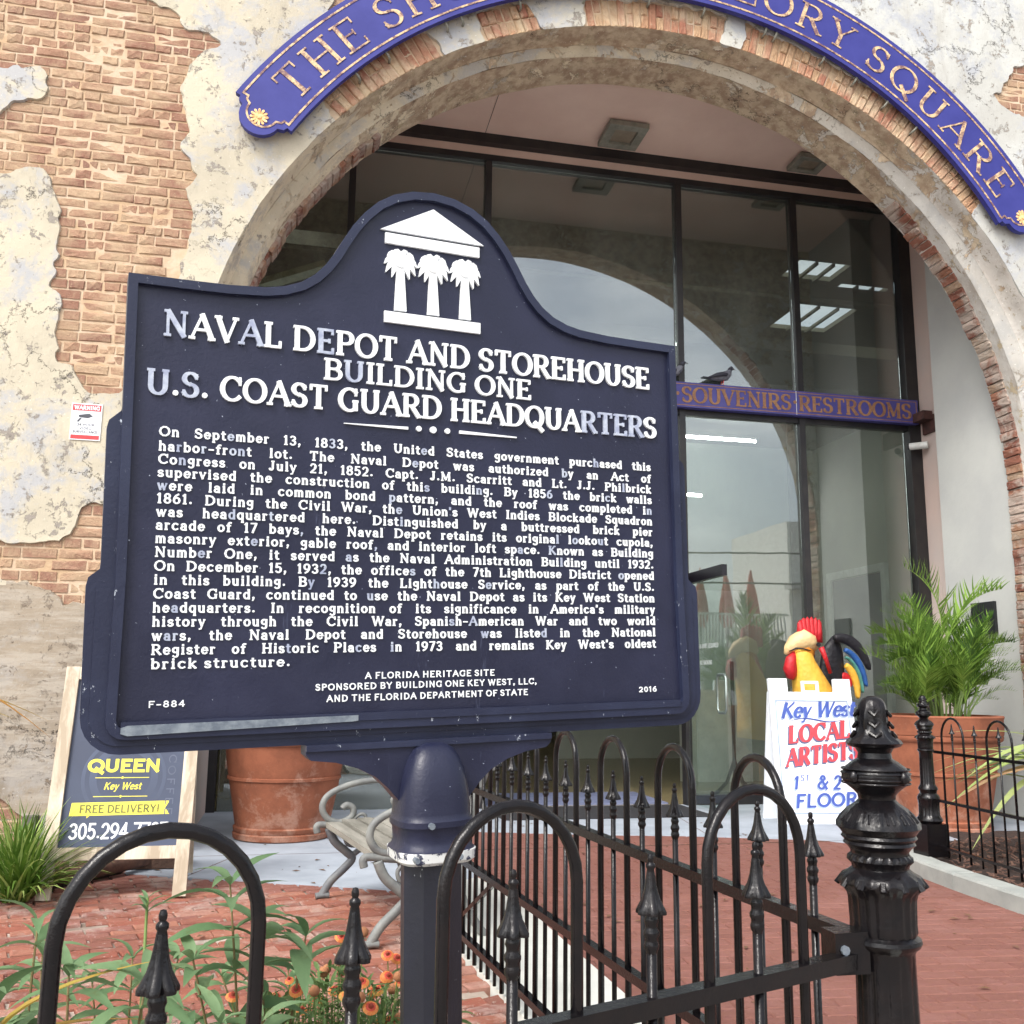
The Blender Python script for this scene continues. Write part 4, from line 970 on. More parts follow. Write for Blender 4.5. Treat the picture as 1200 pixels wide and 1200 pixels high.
# bracket under the plate and bell shaped cap
br = [(-.245,-.449),(-.245,-.466),(-.235,-.476),(-.19,-.482),(-.15,-.494),(-.115,-.512),(-.09,-.535),(-.06,-.57),(.06,-.57),(.09,-.535),(.115,-.512),(.15,-.494),(.19,-.482),(.235,-.476),(.245,-.466),(.245,-.449)]
m = MB(); m.prism(br, f, -.03, .012); m.build('bracket', 'marker_paint', mk)
bl = [(-.245,-.4485),(.245,-.4485),(.245,-.460),(-.245,-.460)]
m = MB(); m.prism(bl[::-1], f, .012, .017); m.build('bracket_ledge', 'marker_edge', mk)
PXo = -.004
cap = [(.0, -.452), (.022, -.455), (.04, -.464), (.052, -.480), (.061, -.50), (.067, -.525), (.071, -.555), (.0725, -.58), (.0735, -.588), (.077, -.592), (.077, -.602), (.0725, -.608), (.071, -.63), (.0745, -.640), (.081, -.645)][::-1]
m = MB(); m.lathe([(r*.94, z) for r, z in cap], 32, (PXo, .0, 0), sq=3.2, rot=.1); m.build('cap', 'marker_paint', mk, smooth=35)
m = MB(); m.lathe([(.067, -.668), (.0735, -.662), (.075, -.645), (.0735, -.6445)], 32, (PXo, .0, 0), sq=4, rot=.1); m.build('cap_rim', 'cap_chipped', mk)
m = MB(); m.tube([(PXo-.025, -.079, -.597), (PXo-.025, -.068, -.597)], .006, 8); m.tube([(PXo-.055, -.085, -.653), (PXo-.055, -.07, -.653)], .005, 8); m.tube([(PXo+.028, -.085, -.653), (PXo+.028, -.07, -.653)], .005, 8); m.build('screw', 'bare_metal', mk)
m = MB(); m.lathe([(.058, -1.75), (.058, -.655)], 8, (PXo, .0, 0), rot=R(22.5-10)); m.build('post', 'post_paint', mk)
# emblem: pediment on three palms
emb = MB(); emb.prism([(-.111,.549),(.111,.549),(0,.609)], f, 0, .006); emb.build('emblem_pediment', 'marker_white', mk)
emb = MB(); emb.prism([(-.101,.522),(.101,.522),(.101,.5435),(-.101,.5435)], f, 0, .006); emb.build('emblem_beam', 'marker_white', mk)
emb = MB(); emb.prism([(-.102,.359),(.102,.359),(.102,.3815),(-.102,.3815)], f, 0, .006); emb.build('emblem_base', 'marker_white', mk)
for cx in (-.069, 0, .069):
    m = MB(); m.prism([(cx-.0125,.3855),(cx+.0125,.3855),(cx+.007,.478),(cx-.008,.478)], f, 0, .0055)
    for i, (a, L, dr) in enumerate(((158, .030, .010), (185, .034, .020), (212, .036, .028), (238, .034, .030), (128, .022, .002), (22, .030, .010), (-5, .034, .020), (-32, .036, .028), (-58, .034, .030), (52, .022, .002), (90, .016, 0))):
        c, s_ = math.cos(R(a)), math.sin(R(a)); P = []
        bx, by = cx, .486
        for q in range(6):
            u = q/5; x = bx+c*L*u; y = by+s_*L*u*.8+.012*math.sin(u*2.6)*(1 if abs(c) > .3 else .4)-dr*u*u*.55
            wd = .0088*math.sin(math.pi*(.25+.75*u))**.8 if u < 1 else .0004
            P.append((x, y, wd))
        Lp, Rp = [], []
        for q in range(6):
            x, y, wd = P[q]; x2, y2 = (P[q+1][0], P[q+1][1]) if q < 5 else (2*x-P[q-1][0], 2*y-P[q-1][1])
            dx, dy = x2-x, y2-y; l = math.hypot(dx, dy) or 1; Lp.append((x-dy/l*wd, y+dx/l*wd)); Rp.append((x+dy/l*wd, y-dx/l*wd))
        b0 = len(m.v); h1 = .0052+.0002*i
        m.v += [f(x, y, h1) for x, y in Lp]+[f(x, y, h1) for x, y in Rp]+[f(x, y, 0) for x, y in Lp]+[f(x, y, 0) for x, y in Rp]
        for q in range(5):
            m.face((b0+q, b0+6+q, b0+7+q, b0+q+1)); m.face((b0+q, b0+q+1, b0+13+q, b0+12+q)); m.face((b0+7+q, b0+6+q, b0+18+q, b0+19+q))
    m.prism([(cx+.014*math.cos(k*math.pi/4), .486+.012*math.sin(k*math.pi/4)) for k in range(8)], f, 0, .0074)
    m.build('emblem_palm', 'marker_white', mk)
# headings: one object per cast letter
def heading(s, x0, x1, y, size, wornset=(), gap=.1):
    pos, hs = layout(s, x0, x1, size, 1., gap)
    for i, (c, x) in enumerate(pos):
        m = MB(); glyph(m, c, x, y, size, hs, f, 0, .0055, T=.185, t=.10, seg=22)
        m.build('letter', 'marker_worn' if i in wornset else 'marker_white', mk)
heading('NAVAL DEPOT AND STOREHOUSE', -.513, .508, .281, .049, {0, 3, 6})
heading('BUILDING ONE', -.222, .218, .2305, .0425, {1})
heading('U.S. COAST GUARD HEADQUARTERS', -.538, .522, .1715, .0475, {0, 2, 21, 22, 23, 24})
m = MB(); m.prism([(-.18,.148),(-.052,.1465),(-.052,.152),(-.18,.1495)], f, 0, .004); m.prism([(.182,.150),(.056,.1535),(.056,.147),(.182,.1475)], f, 0, .004)
for x, r in ((-.03, .0055), (0, .0068), (.03, .0055)): m.prism([(x+r*math.cos(q*math.pi/6), .150+r*math.sin(q*math.pi/6)) for q in range(12)], f, 0, .005)
m.build('divider', 'marker_white', mk)
BODY = ['On September 13, 1833, the United States government purchased this',
'harbor-front lot. The Naval Depot was authorized by an Act of',
'Congress on July 21, 1852. Capt. J.M. Scarritt and Lt. J.J. Philbrick',
'supervised the construction of this building. By 1856 the brick walls',
'were laid in common bond pattern, and the roof was completed in',
"1861. During the Civil War, the Union's West Indies Blockade Squadron",
'was headquartered here. Distinguished by a buttressed brick pier',
'arcade of 17 bays, the Naval Depot retains its original lookout cupola,',
'masonry exterior, gable roof, and interior loft space. Known as Building',
'Number One, it served as the Naval Administration Building until 1932.',
'On December 15, 1932, the offices of the 7th Lighthouse District opened',
'in this building. By 1939 the Lighthouse Service, as part of the U.S.',
'Coast Guard, continued to use the Naval Depot as its Key West Station',
"headquarters. In recognition of its significance in America's military",
'history through the Civil War, Spanish-American War and two world',
'wars, the Naval Depot and Storehouse was listed in the National',
"Register of Historic Places in 1973 and remains Key West's oldest", 'brick structure.']
def words(s, x0, x1, y, size, h, just, gap, worn, **k):
    pos, hs = layout(s, x0, x1, size, 1., gap, just); n = 0
    for wd in s.split(' '):
        m = MB()
        for c in wd:
            m.k = 1 if random.random() < worn else 0
            glyph(m, pos[n][0], pos[n][1], y, size, hs, f, 0, h, **k); n += 1
        m.k = 0; m.build('word', ['marker_white', 'marker_worn'], mk)
random.seed(5)
for i, s in enumerate(BODY):
    y = .0985 if i == 0 else (.0722-.02335*(i-1) if i <= 8 else -.0913-.0241*(i-8))
    x1 = .506 if i < 17 else -.272
    words(s, -.513, x1, y, .0186, .0022, i < 17, .17, .05, T=.20, t=.13, seg=9)
for s, x0, x1, y, sz in (('A FLORIDA HERITAGE SITE', -.135, .130, -.334, .0125), ('SPONSORED BY BUILDING ONE KEY WEST, LLC,', -.228, .222, -.353, .0125), ('AND THE FLORIDA DEPARTMENT OF STATE', -.207, .202, -.374, .0125), ('F-884', -.515, -.452, -.373, .0115), ('2016', .459, .505, -.3765, .0115)):
    words(s, x0, x1, y, sz, .0016, False, .2, 0, serif=False, T=.18, t=.16, seg=9)
# ------------------------------------------------------------------ ground
def sheet(name, poly, z, mat, label=None, thick=None):
    m = MB()
    if thick: m.prism(poly, lambda x, y, h: (x, y, h), z-thick, z)
    else: m.add([(x, y, z) for x, y in poly], [range(len(poly))])
    o = m.build(name, mat); return tag(o, label, kind='structure')
sheet('ground', [(-120,-120),(120,-120),(120,7.4),(-120,7.4)], -.05, 'asphalt')
LP = [(-3.2,1.2),(1.03,1.2),(.72,5.3),(.79,6.03),(-1.0,6.9),(-3.2,6.7)]
RP = [(1.40,1.2),(1.30,5.48),(1.19,6.39),(1.28,8.45),(1.55,8.38),(2.49,8.06),(3.18,7.91),(4.2,7.54),(4.5,7.15),(4.2,6.45),(4.03,6.0),(3.96,5.68),(3.90,4.88),(3.86,3.6),(3.86,1.2)]
lp = sheet('brick_paving', LP, -.014, 'mortar_paving', 'old worn red brick paving with pale mortar left of the fence')
rp = sheet('brick_walkway', RP, -.008, 'mortar_red', 'smooth red brick walkway leading to the doors')
sheet('concrete_walk', [(-1.0,6.905),(.795,6.035),(1.185,6.39),(1.275,8.455),(1.55,8.385),(2.49,8.065),(3.18,7.915),(4.2,7.545),(4.52,7.16),(4.9,7.25),(9,7.3),(9,9.99),(-3,9.99),(-3,7.3),(-1.0,7.2)], .004, 'concrete', 'grey concrete walk in front of the building', .1)
sheet('concrete_strip', [(1.09,1.2),(1.39,1.2),(1.29,5.48),(1.18,6.38),(.80,6.02),(.735,5.3),(1.05,1.7)], .016, 'concrete_pale', 'pale concrete strip under the iron fence', .1)
sheet('planting_soil', [(-5,5.9),(-1.7,5.9),(-1.02,6.91),(-1.01,7.19),(-3,7.29),(-3,7.5),(-5,7.5)], .012, 'mulch', None, .1)
RPI = [(1.30,1.2),(1.22,5.48),(1.12,6.39),(1.2,8.6),(1.65,8.5),(2.55,8.2),(3.25,8.05),(4.3,7.66),(4.62,7.15),(4.32,6.45),(4.15,6.0),(4.08,5.68),(4.02,4.88),(3.98,3.6),(3.98,1.2)]
LPI = [(-3.2,1.2),(1.12,1.2),(.82,5.3),(.89,6.13),(-1.0,7.02),(-3.2,6.8)]
for a, b in (((-.6, 6.75), (-.35, 7.45)), ((.62, 6.15), (1.0, 7.6)), ((1.9, 8.3), (2.2, 9.7)), ((3.4, 7.9), (3.7, 9.7)), ((-.9, 7.48), (9, 7.48)), ((4.7, 7.4), (4.95, 9.7))):
    m = MB(); m.beam((a[0], a[1], .0035), (b[0], b[1], .0035), .007, .003); tag(m.build('walk_joint', 'soil'), kind='structure')
m = MB(); rr = random.Random(77)
for k in range(420):
    x, y = rr.uniform(-1.8, 3.8), rr.uniform(3, 9.4); a = rr.uniform(0, 6.28); L = rr.choice([.006, .008, .012, .03]) if y < 8 else rr.choice([.006, .01, .02])
    if .78 < x < 1.35: continue
    c, s_ = math.cos(a)*L, math.sin(a)*L; z = .006
    m.add([(x-c, y-s_, z), (x+s_*.4, y-c*.4, z+.006), (x+c, y+s_, z+.002), (x-s_*.4, y+c*.4, z+.005)], [(0, 1, 2, 3)])
tag(m.build('leaf_litter', 'leaf_litter'), kind='stuff')
def inside(x, y, poly):
    c = False; n = len(poly)
    for i in range(n):
        x1, y1 = poly[i]; x2, y2 = poly[(i+1) % n]
        if (y1 > y) != (y2 > y) and x < (x2-x1)*(y-y1)/(y2-y1)+x1: c = not c
    return c
def vis(x, y, z=0.):
    v = Vector((x, y, z-CAMZ)); d = v.dot(fw)
    if d < .3: return None
    u = v.dot(rt2)/d*1150+600; w = 600-v.dot(up2)/d*1150
    return (d, -60 < u < 1260 and w < 1260)
def pave(parent, poly, rot, w, h, gap, mats, seed, jit, zt, dropout=0., seg='paver'):
    rr = random.Random(seed); M = [brick_mesh('paver', w-gap, h-gap, .05, mats, ch=.006, jit=jit, seed=seed+i) for i in range(6)]
    c, s_ = math.cos(rot), math.sin(rot); L = []
    for j in range(-120, 160):
        for i in range(-70, 70):
            u, v = i*w+(w/2 if j % 2 else 0)+rr.uniform(-jit, jit), j*h+rr.uniform(-jit, jit)*.6
            x, y = c*u-s_*v, s_*u+c*v+3
            if not inside(x, y, poly): continue
            q = vis(x, y)
            if not q or not q[1]: continue
            if rr.random() < dropout: continue
            L.append((q[0], x, y))
    L.sort()
    for d, x, y in L[:295]:
        mt = Matrix.Rotation(rot+rr.uniform(-.02, .02)*(jit*200), 4, 'Z') @ Matrix.Rotation(-math.pi/2+rr.uniform(-.012, .012)*jit*200, 4, 'X')
        mt.translation = Vector((x, y, zt-.025+rr.uniform(-1, 1)*jit*.8)); put(seg, rr.choice(M), parent, mat4=mt)
    m = MB()
    for d, x, y in L[295:]:
        dx, dy = (w-gap)/2, (h-gap)/2; z = zt+rr.uniform(-1, .4)*jit*.6
        P = [(x+c*a-s_*b, y+s_*a+c*b) for a, b in ((-dx,-dy),(dx,-dy),(dx,dy),(-dx,dy))]
        Pi = [(x+(c*a-s_*b)*.95, y+(s_*a+c*b)*.95) for a, b in ((-dx,-dy),(dx,-dy),(dx,dy),(-dx,dy))]
        m.add([(a, b, z-.008) for a, b in P]+[(a, b, z) for a, b in Pi], [(0,1,5,4),(1,2,6,5),(2,3,7,6),(3,0,4,7),(4,5,6,7)])
    if L[295:]: tag(m.build('far_pavers', mats, parent), kind='stuff')
pave(lp, LPI, R(14), .222, .098, .012, 'paver_old', 100, .006, .0, .02)
pave(rp, RPI, R(-5), .205, .103, .005, 'paver_new', 200, .0012, .0)
# kerb and planter on the right
path = [(4.95,7.42),(4.66,7.32),(4.44,7.05),(4.27,6.7),(4.13,6.35),(4.05,6.0),(4.0,5.6),(3.96,5.1),(3.93,4.5),(3.91,3.8),(3.9,1.2)]
pl = thing('planter_kerb', 'low pale concrete kerb curving round the planter on the right', 'kerb', (4.0, 5.0, 0))
def off_path(d): 
    out = []
    for i, p in enumerate(path):
        a = Vector(path[max(i-1, 0)]); b = Vector(path[min(i+1, len(path)-1)]); t = (b-a).normalized(); out.append((p[0]-t.y*d, p[1]+t.x*d))
    return out
o_ = off_path(0.); i_ = off_path(.16)
for a, b in ((0, 3), (3, 6), (6, 8), (8, 10)):
    m = MB(); L = o_[a:b+1]+i_[a:b+1][::-1]
    q = Vector((4.2, 5, 0))
    P = [(x+(.004 if 0 else 0), y) for x, y in L]
    area = sum(P[k][0]*P[(k+1) % len(P)][1]-P[(k+1) % len(P)][0]*P[k][1] for k in range(len(P)))
    if area < 0: P = P[::-1]
    Pi = offset(P, .012)
    m.prism([tuple(v) for v in offset(P, .002)], lambda x, y, h: (x, y, h), -.05, .088, back=False)
    b0 = len(m.v); m.v += [(x, y, .0881) for x, y in offset(P, .002)]+[(x, y, .102) for x, y in Pi]; n = len(P)
    for k in range(n): m.face((b0+k, b0+(k+1) % n, b0+n+(k+1) % n, b0+n+k))
    m.face([b0+n+k for k in range(n)])
    m.build('kerb_stone', 'curb_stone', pl, world=True)
# mulch bed inside the kerb: a rough mound
m = MB(); nx, ny = 44, 60; rr = random.Random(8)
for j in range(ny+1):
    for i in range(nx+1):
        x, y = 3.98+i*.068+ (0.1 if j > 45 else 0), 1.2+j*.102
        m.v.append((x+rr.uniform(-.02, .02), y+rr.uniform(-.03, .03), .062+rr.uniform(0, .02)+.02*noise.noise(Vector((x*3, y*3, 0)))))
for j in range(ny):
    for i in range(nx):
        x, y = 3.98+i*.068, 1.2+j*.102
        xl = np.interp(y, [p[1] for p in i_[::-1]], [p[0] for p in i_[::-1]])
        if x > xl-.04 and y < 7.25 and not (y > 6.9 and x < 4.95): m.face((j*(nx+1)+i, j*(nx+1)+i+1, (j+1)*(nx+1)+i+1, (j+1)*(nx+1)+i))
tag(m.build('mulch_bed', 'mulch'), kind='stuff')
m = MB()
for k in range(900):
    x = rr.uniform(4.05, 5.6); y = rr.uniform(4.2, 6.9)
    if x < np.interp(y, [p[1] for p in i_[::-1]], [p[0] for p in i_[::-1]])+.02: continue
    a = rr.uniform(0, 3.14); L = rr.uniform(.02, .06); m.obox((x, y, .095), (math.cos(a)*L/2, math.sin(a)*L/2, rr.uniform(-.01, .01)), (-math.sin(a)*.006, math.cos(a)*.006, 0), (0, 0, .003))
tag(m.build('bark_chips', 'bark'), kind='stuff')
# ------------------------------------------------------------------ iron fences
def finial_mesh():
    m = MB(); prof = [(.0001, .0), (.004, -.001), (.0058, -.005), (.0058, -.009), (.0045, -.012), (.0085, -.015), (.0088, -.019), (.0065, -.022), (.0075, -.026), (.0092, -.036), (.0120, -.050), (.0165, -.063), (.0225, -.073), (.0265, -.080), (.0262, -.084), (.021, -.083), (.011, -.076), (.0095, -.086), (.0118, -.090), (.0130, -.095), (.0108, -.099), (.0108, -.104), (.0142, -.109), (.0142, -.114), (.0115, -.118), (.0118, -.123), (.0138, -.127), (.0132, -.132), (.0098, -.137), (.0085, -.142)]
    def mod(t, i):
        if 9 <= i <= 15: a = (0, .08, .16, .26, .36, .42, .36)[i-9]; return 1-a*.75+a*abs(math.cos(3*t))**.5
        return 1
    return m.lathe([(r*.81, z) for r, z in prof][::-1], 32, mod=lambda t, i: mod(t, len(prof)-1-i)).mesh('finial', 'iron_black', 50)
FIN = finial_mesh()
def fence(name, label, A, B, tips, legs_mid, zt, zh, rails, zb, sc=1., rw=.03, hs=.0095, group=None, bar_r=.0078):
    A, B = Vector(A), Vector(B); d = (B-A).normalized()
    e = thing(name, label, 'fence', (A.x, A.y, 0), math.atan2(d.y, d.x), group)
    L = (B-A).length
    for z in rails:
        m = MB(); m.box(0, -rw/2, z-rw*.42, L, rw/2, z+rw*.42); m.build('rail', 'iron_black', e)
    pic = MB().tube([(0, 0, zb), (0, 0, zt-.135*sc)], bar_r*sc, 8).mesh('picket', 'iron_black', True)
    for s in tips:
        p = put('picket', pic, e, (s, 0, 0)); put('finial', FIN, p, (0, 0, zt), scale=(sc,)*3)
    for s, w in legs_mid:
        P = [(-w, 0, zb), (-w, 0, zh-w)]+[(-w*math.cos(math.pi*q/14), 0, zh-w+w*math.sin(math.pi*q/14)) for q in range(1, 14)]+[(w, 0, zh-w), (w, 0, zb)]
        put('hoop', MB().tube(P, hs*sc, 10, upv=(0, 1, 0)).mesh('hoop', 'iron_black', True), e, (s, 0, 0))
    return e
# front fence: from the corner post to the left
Bx = lambda x: (x, 1.176+.405*(x+.127))
P0 = Vector(Bx(.97)); P1 = Vector(Bx(-.75)); u = (P1-P0).normalized()
sx = lambda x: (Vector(Bx(x))-P0).length
fb = fence('iron_fence', 'black iron hoop and spear fence crossing the foreground left of the corner post', Bx(.97), Bx(-.75),
    [sx(x) for x in (.735, .527, .299, .084, -.127, -.341, -.556)], [(sx(x), .108) for x in (.735, .299, -.127)], .958, 1.040, [.748, .10], .03, hs=.0089, group='black iron fences')
# side fence: from the corner post away towards the doors
Ax = lambda y: (1.045-.088*(y-1.63), y)
Q0 = Vector(Ax(1.68)); sy = lambda y: (Vector(Ax(y))-Q0).length
tp = [1.87+.2*k for k in range(15)]
fa = fence('iron_fence', 'black iron hoop and spear fence running from the corner post towards the doors', Ax(1.68), Ax(4.80),
    [sy(y) for y in tp], [(sy(y), .098) for y in tp[1::2]], .958, 1.05, [.75, .42, .105], .03, group='black iron fences')
m = MB(); m.beam((sy(4.1), 0, .41), (sy(4.72), .0, .12), .014, .02); m.build('brace', 'iron_black', fa)
# posts
def post_prof():
    k = 1.565e-3; y0 = 815
    px = [(3,815),(8,816.5),(12,819),(15,823),(17,830),(17.5,838),(17.5,846),(19,853),(24,860),(31,865),(33,868),(30,871.5),(22,874),(19,879),(20,885),(27,889),(35,895),(39,902),(39,908),(35,914),(27,920),(22,925),(21,930),(25,934),(35,940),(44,949),(48,955),(48,960),(44,964),(42,968),(43,971),(40,975),(41,978),(36,982),(33,986),(33,989),(36,992),(36.5,996),(33,1000),(32,1004),(37,1008),(45,1012),(49,1017),(49,1021),(44,1026),(40,1031),(38.5,1037),(38,1050),(37.5,1062),(38,1070),(36,1074),(41,1077),(42,1081),(40,1085),(36,1088),(33.5,1092)]
    P = [(r*k, 1.19-(y-y0)*k) for r, y in px]
    P += [(.053, .70), (.056, .53), (.060, .515), (.072, .50), (.076, .485), (.066, .47), (.064, .455), (.080, .44), (.088, .42), (.084, .40), (.080, .37), (.080, .30), (.086, .285), (.098, .27), (.100, .255), (.092, .245), (.085, .235)]
    return P
PP = post_prof()
def pmod(t, i):
    z = PP[len(PP)-1-i][1]; j = len(PP)-1-i
    if 4 <= j <= 9: return 1-.07*abs(math.sin(6*t))+(.18*max(0, math.cos(2*(t-.5)))**12 if j in (5, 6) else 0)
    if 17 <= j <= 18: return 1
    if 24 <= j <= 26: return 1-.05*abs(math.sin(6*t))**.5
    if 28 <= j <= 32: return 1-.02*(j % 2)
    if 36 <= j <= 37: return 1+.03*math.sin(24*t)
    if 41 <= j <= 43: return 1-.05*abs(math.sin(8*t))
    if 44 <= j <= 49: return 1-.045*abs(math.sin(10*t))**2
    if z < .71 and z > .52: return 1-.08*max(0, math.cos(12*t))**2
    if .29 < z < .41: return 1-.07*max(0, math.cos(12*t))**2
    return 1
def fence_post(label, loc, sc, rz=0.):
    e = thing('fence_post', label, 'fence post', loc, rz, 'ornate fence posts')
    m = MB(); m.lathe(PP[::-1], 96, mod=pmod); o = m.build('shaft', 'iron_black', e, smooth=38)
    m = MB(); m.box(-.098, -.098, 0, .098, .098, .234); m.build('base_block', 'iron_black', e)
    # acanthus ornaments: raised leaves on the shoulder and studs on the ball
    m = MB()
    for k in range(10):
        t = k*math.pi/5; c, s_ = math.cos(t), math.sin(t)
        for (dt, r0, z0, r1, z1, w) in ((0, .040, .995, .070, .972, .007), (.16, .050, .988, .071, .973, .005), (-.16, .050, .988, .071, .973, .005)):
            c2, s2 = math.cos(t+dt), math.sin(t+dt); m.tube([(r0*c, r0*s_, z0), ((r0+r1)/2*c2, (r0+r1)/2*s2, (z0+z1)/2+.004), (r1*c2, r1*s2, z1)], [w*.5, w*.7, w*.4], 6)
    for k in range(4):
        t = .35+k*math.pi/2; m.lathe([(.0075, -.008), (.0095, -.004), (.0095, .004), (.005, .009)], 8, (.0615*math.cos(t), .0615*math.sin(t), 1.050))
        t2 = k*math.pi/2+1.1
        for dz, dr, w in ((1.155, .026, .006), (1.135, .029, .006), (1.118, .034, .006)): m.tube([(dr*math.cos(t2-.3), dr*math.sin(t2-.3), dz+.008), ((dr+.006)*math.cos(t2), (dr+.006)*math.sin(t2), dz), (dr*math.cos(t2+.3), dr*math.sin(t2+.3), dz+.008)], w*.6, 6)
    for k in range(12):
        t = k*math.pi/6; m.tube([(.050*math.cos(t), .050*math.sin(t), .862), (.072*math.cos(t), .072*math.sin(t), .874), (.078*math.cos(t), .078*math.sin(t), .864)], [.005, .007, .006], 6)
    for z, r in ((1.062, .0608), (1.055, .0618), (1.045, .0618), (1.038, .0608)): m.tube([(r*math.cos(q*math.pi/24), r*math.sin(q*math.pi/24), z) for q in range(48)], .0016, 5, closed=True)
    tag(m.build('ornament', 'iron_black', e, smooth=40), kind='stuff')
    e.scale = (sc*.95, sc*.95, sc)
    return e
cp = fence_post('large ornate black iron corner post in the right foreground', (1.02, 1.625, 0), 1.)
m = MB(); m.box(-.115, -.03, .728, -.048, .02, .795); m.build('rail_bracket', 'iron_black', cp)
m = MB(); m.tube([(-.098, -.036, .768), (-.098, -.029, .768)], .008, 8); m.build('bolt', 'bare_metal', cp)
fence_post('small ornate black iron post at the near end of the planter fence', (4.30, 6.22, .098), .90)
C0 = Vector((4.30, 6.12)); C1 = Vector((4.10, 4.35)); ncount = [.10+.132*k for k in range(13)]
fence('iron_fence', 'low black iron fence round the planter on the right', C0, C1, [s for i, s in enumerate(ncount) if i % 4 in (1, 3)], [(ncount[i], .132) for i in (1, 5, 9)], .985, 1.02, [.79, .47, .17], .11, sc=.8, rw=.022, group='black iron fences')
# ------------------------------------------------------------------ bench
def bench():
    e = thing('park_bench', 'weathered wooden bench with grey scrolled iron ends facing left behind the marker post', 'bench', (.31, 5.40, 0), R(-80.5))
    L = 1.12; rr = random.Random(2)
    for i, (y, z, w) in enumerate(((.035, .40, .075), (.12, .413, .075), (.205, .418, .075), (.29, .415, .075), (.372, .41, .07))):
        MB().box(-L/2, y-w/2, z-.011, L/2, y+w/2, z+.019).build('seat_slat', 'bench_wood', e)
    for i in range(5):
        t = i/4; y, z = .41+.07*t, .50+.26*t
        m = MB(); m.obox((0, y, z), (L/2, 0, 0), (0, .012*.33, .031), (0, -.010, .0033)); m.build('back_slat', 'bench_wood', e)
    for s in (-1, 1):
        f = MB(); x = s*(L/2+.012)
        def S(pts, r, ry=.016, n=8):
            r *= 1.1; ry *= 1.2
            # smooth the path (Catmull-Rom)
            q = []
            P = [pts[0]]+list(pts)+[pts[-1]]
            for i in range(1, len(P)-2):
                for k in range(6):
                    t = k/6; q.append(tuple(.5*((2*P[i][a])+(-P[i-1][a]+P[i+1][a])*t+(2*P[i-1][a]-5*P[i][a]+4*P[i+1][a]-P[i+2][a])*t*t+(-P[i-1][a]+3*P[i][a]-3*P[i+1][a]+P[i+2][a])*t**3) for a in (0, 1)))
            q.append(pts[-1]); f.tube([(x, a, b) for a, b in q], r, n, ry=ry, upv=(1, 0, 0))
        # front leg, rear leg, arch between them
        lg = MB(); g = f; f = lg
        S([(.015, .385), (.05, .31), (.115, .25), (.15, .21), (.11, .16), (.045, .10), (.01, .05), (-.005, .02)], .021, .018); S([(-.04, .016), (.0, .02), (.03, .018)], .016, .022)
        S([(.43, .42), (.40, .30), (.42, .18), (.49, .06), (.53, .015)], .019, .017)
        S([(.14, .215), (.19, .255), (.26, .265), (.34, .235), (.425, .17)], .015, .013)
        S([(.16, .385), (.11, .34), (.12, .29), (.17, .28), (.19, .315), (.165, .335)], .009, .010); S([(.28, .385), (.33, .34), (.32, .29), (.27, .28), (.25, .315), (.275, .335)], .009, .010)
        lg.build('leg_frame', 'bench_leg' if s < 0 else 'bench_iron', e, smooth=True); f = g
        # seat rail, back post with scroll
        S([(-.045, .36), (-.05, .395), (-.02, .405), (.1, .39), (.25, .385), (.43, .41)], .017, .013)
        S([(.40, .40), (.43, .52), (.465, .66), (.505, .79), (.55, .825), (.575, .80)], .032, .020)
        # arm: large C scroll
        S([(.47, .58), (.40, .625), (.28, .645), (.13, .625), (.01, .57), (-.025, .50), (.01, .435), (.08, .415), (.14, .445), (.145, .49), (.11, .51), (.085, .49)], .0165, .014)
        S([(.47, .58), (.455, .53), (.42, .50), (.38, .50), (.365, .53), (.385, .55)], .010, .010)
        S([(.15, .43), (.19, .455), (.215, .445), (.215, .415), (.19, .41)], .009, .010)
        f.build('end_frame', 'bench_iron', e, smooth=True)
    e.scale = (1, 1.06, 1)
bench()
# ------------------------------------------------------------------ terracotta pots
def pot(lb, loc, s=1., n=64):
    e = thing('plant_pot', lb, 'plant pot', loc, 0, 'large terracotta pots by the entrance')
    prof = [(.36,.0),(.375,.01),(.378,.045),(.365,.055),(.372,.065),(.375,.09),(.362,.10),(.385,.22),(.415,.38),(.425,.44),(.438,.445),(.438,.465),(.430,.47),(.455,.60),(.468,.70),(.488,.715),(.495,.74),(.492,.755),(.50,.76),(.505,.79),(.505,.88),(.512,.90),(.505,.912),(.46,.912),(.455,.88),(.44,.80)]
    m = MB(); m.lathe([(r*s, z*s) for r, z in prof], n, mod=lambda t, i: 1+.004*math.sin(3*t+i)); m.build('pot_body', 'terracotta', e, smooth=40)
    m = MB(); m.lathe([(.44*s, .80*s), (.43*s, .81*s)], 24); m.build('potting_soil', 'mulch', e); return e
pot('large terracotta pot holding the palm on the right', (5.62, 7.95, .004), 1.08)
pot('large empty looking terracotta pot behind the bench below the marker', (-.04, 8.33, .004), 1.02)
# ------------------------------------------------------------------ coffee sign (left)
e = thing('sandwich_board', 'wooden framed sandwich board with navy poster reading QUEEN Key West and a phone number', 'sign board', (-.94, 6.15, 0))
lean = math.atan(.22); ca, sa = math.cos(lean), math.sin(lean)
P3 = lambda x, z, h=0: (x, z*sa-h*ca, z*ca+h*sa)      # on the leaning face, h towards the viewer
def slab(name, x0, z0, x1, z1, h0, h1, mat, par): 
    m = MB(); m.prism([(x0, z0), (x1, z0), (x1, z1), (x0, z1)], P3, h0, h1); return m.build(name, mat, par)
slab('frame_post', -.40, 0, -.325, 1.31, 0, .035, 'pine_wood', e); slab('frame_post', .318, 0, .393, 1.31, 0, .035, 'pine_wood', e)
slab('frame_rail', -.324, .205, .317, .275, .001, .033, 'pine_wood', e); slab('frame_rail', -.324, 1.235, .317, 1.308, .001, .033, 'pine_wood', e)
slab('poster', -.324, .276, .317, 1.234, .004, .012, 'poster_navy', e)
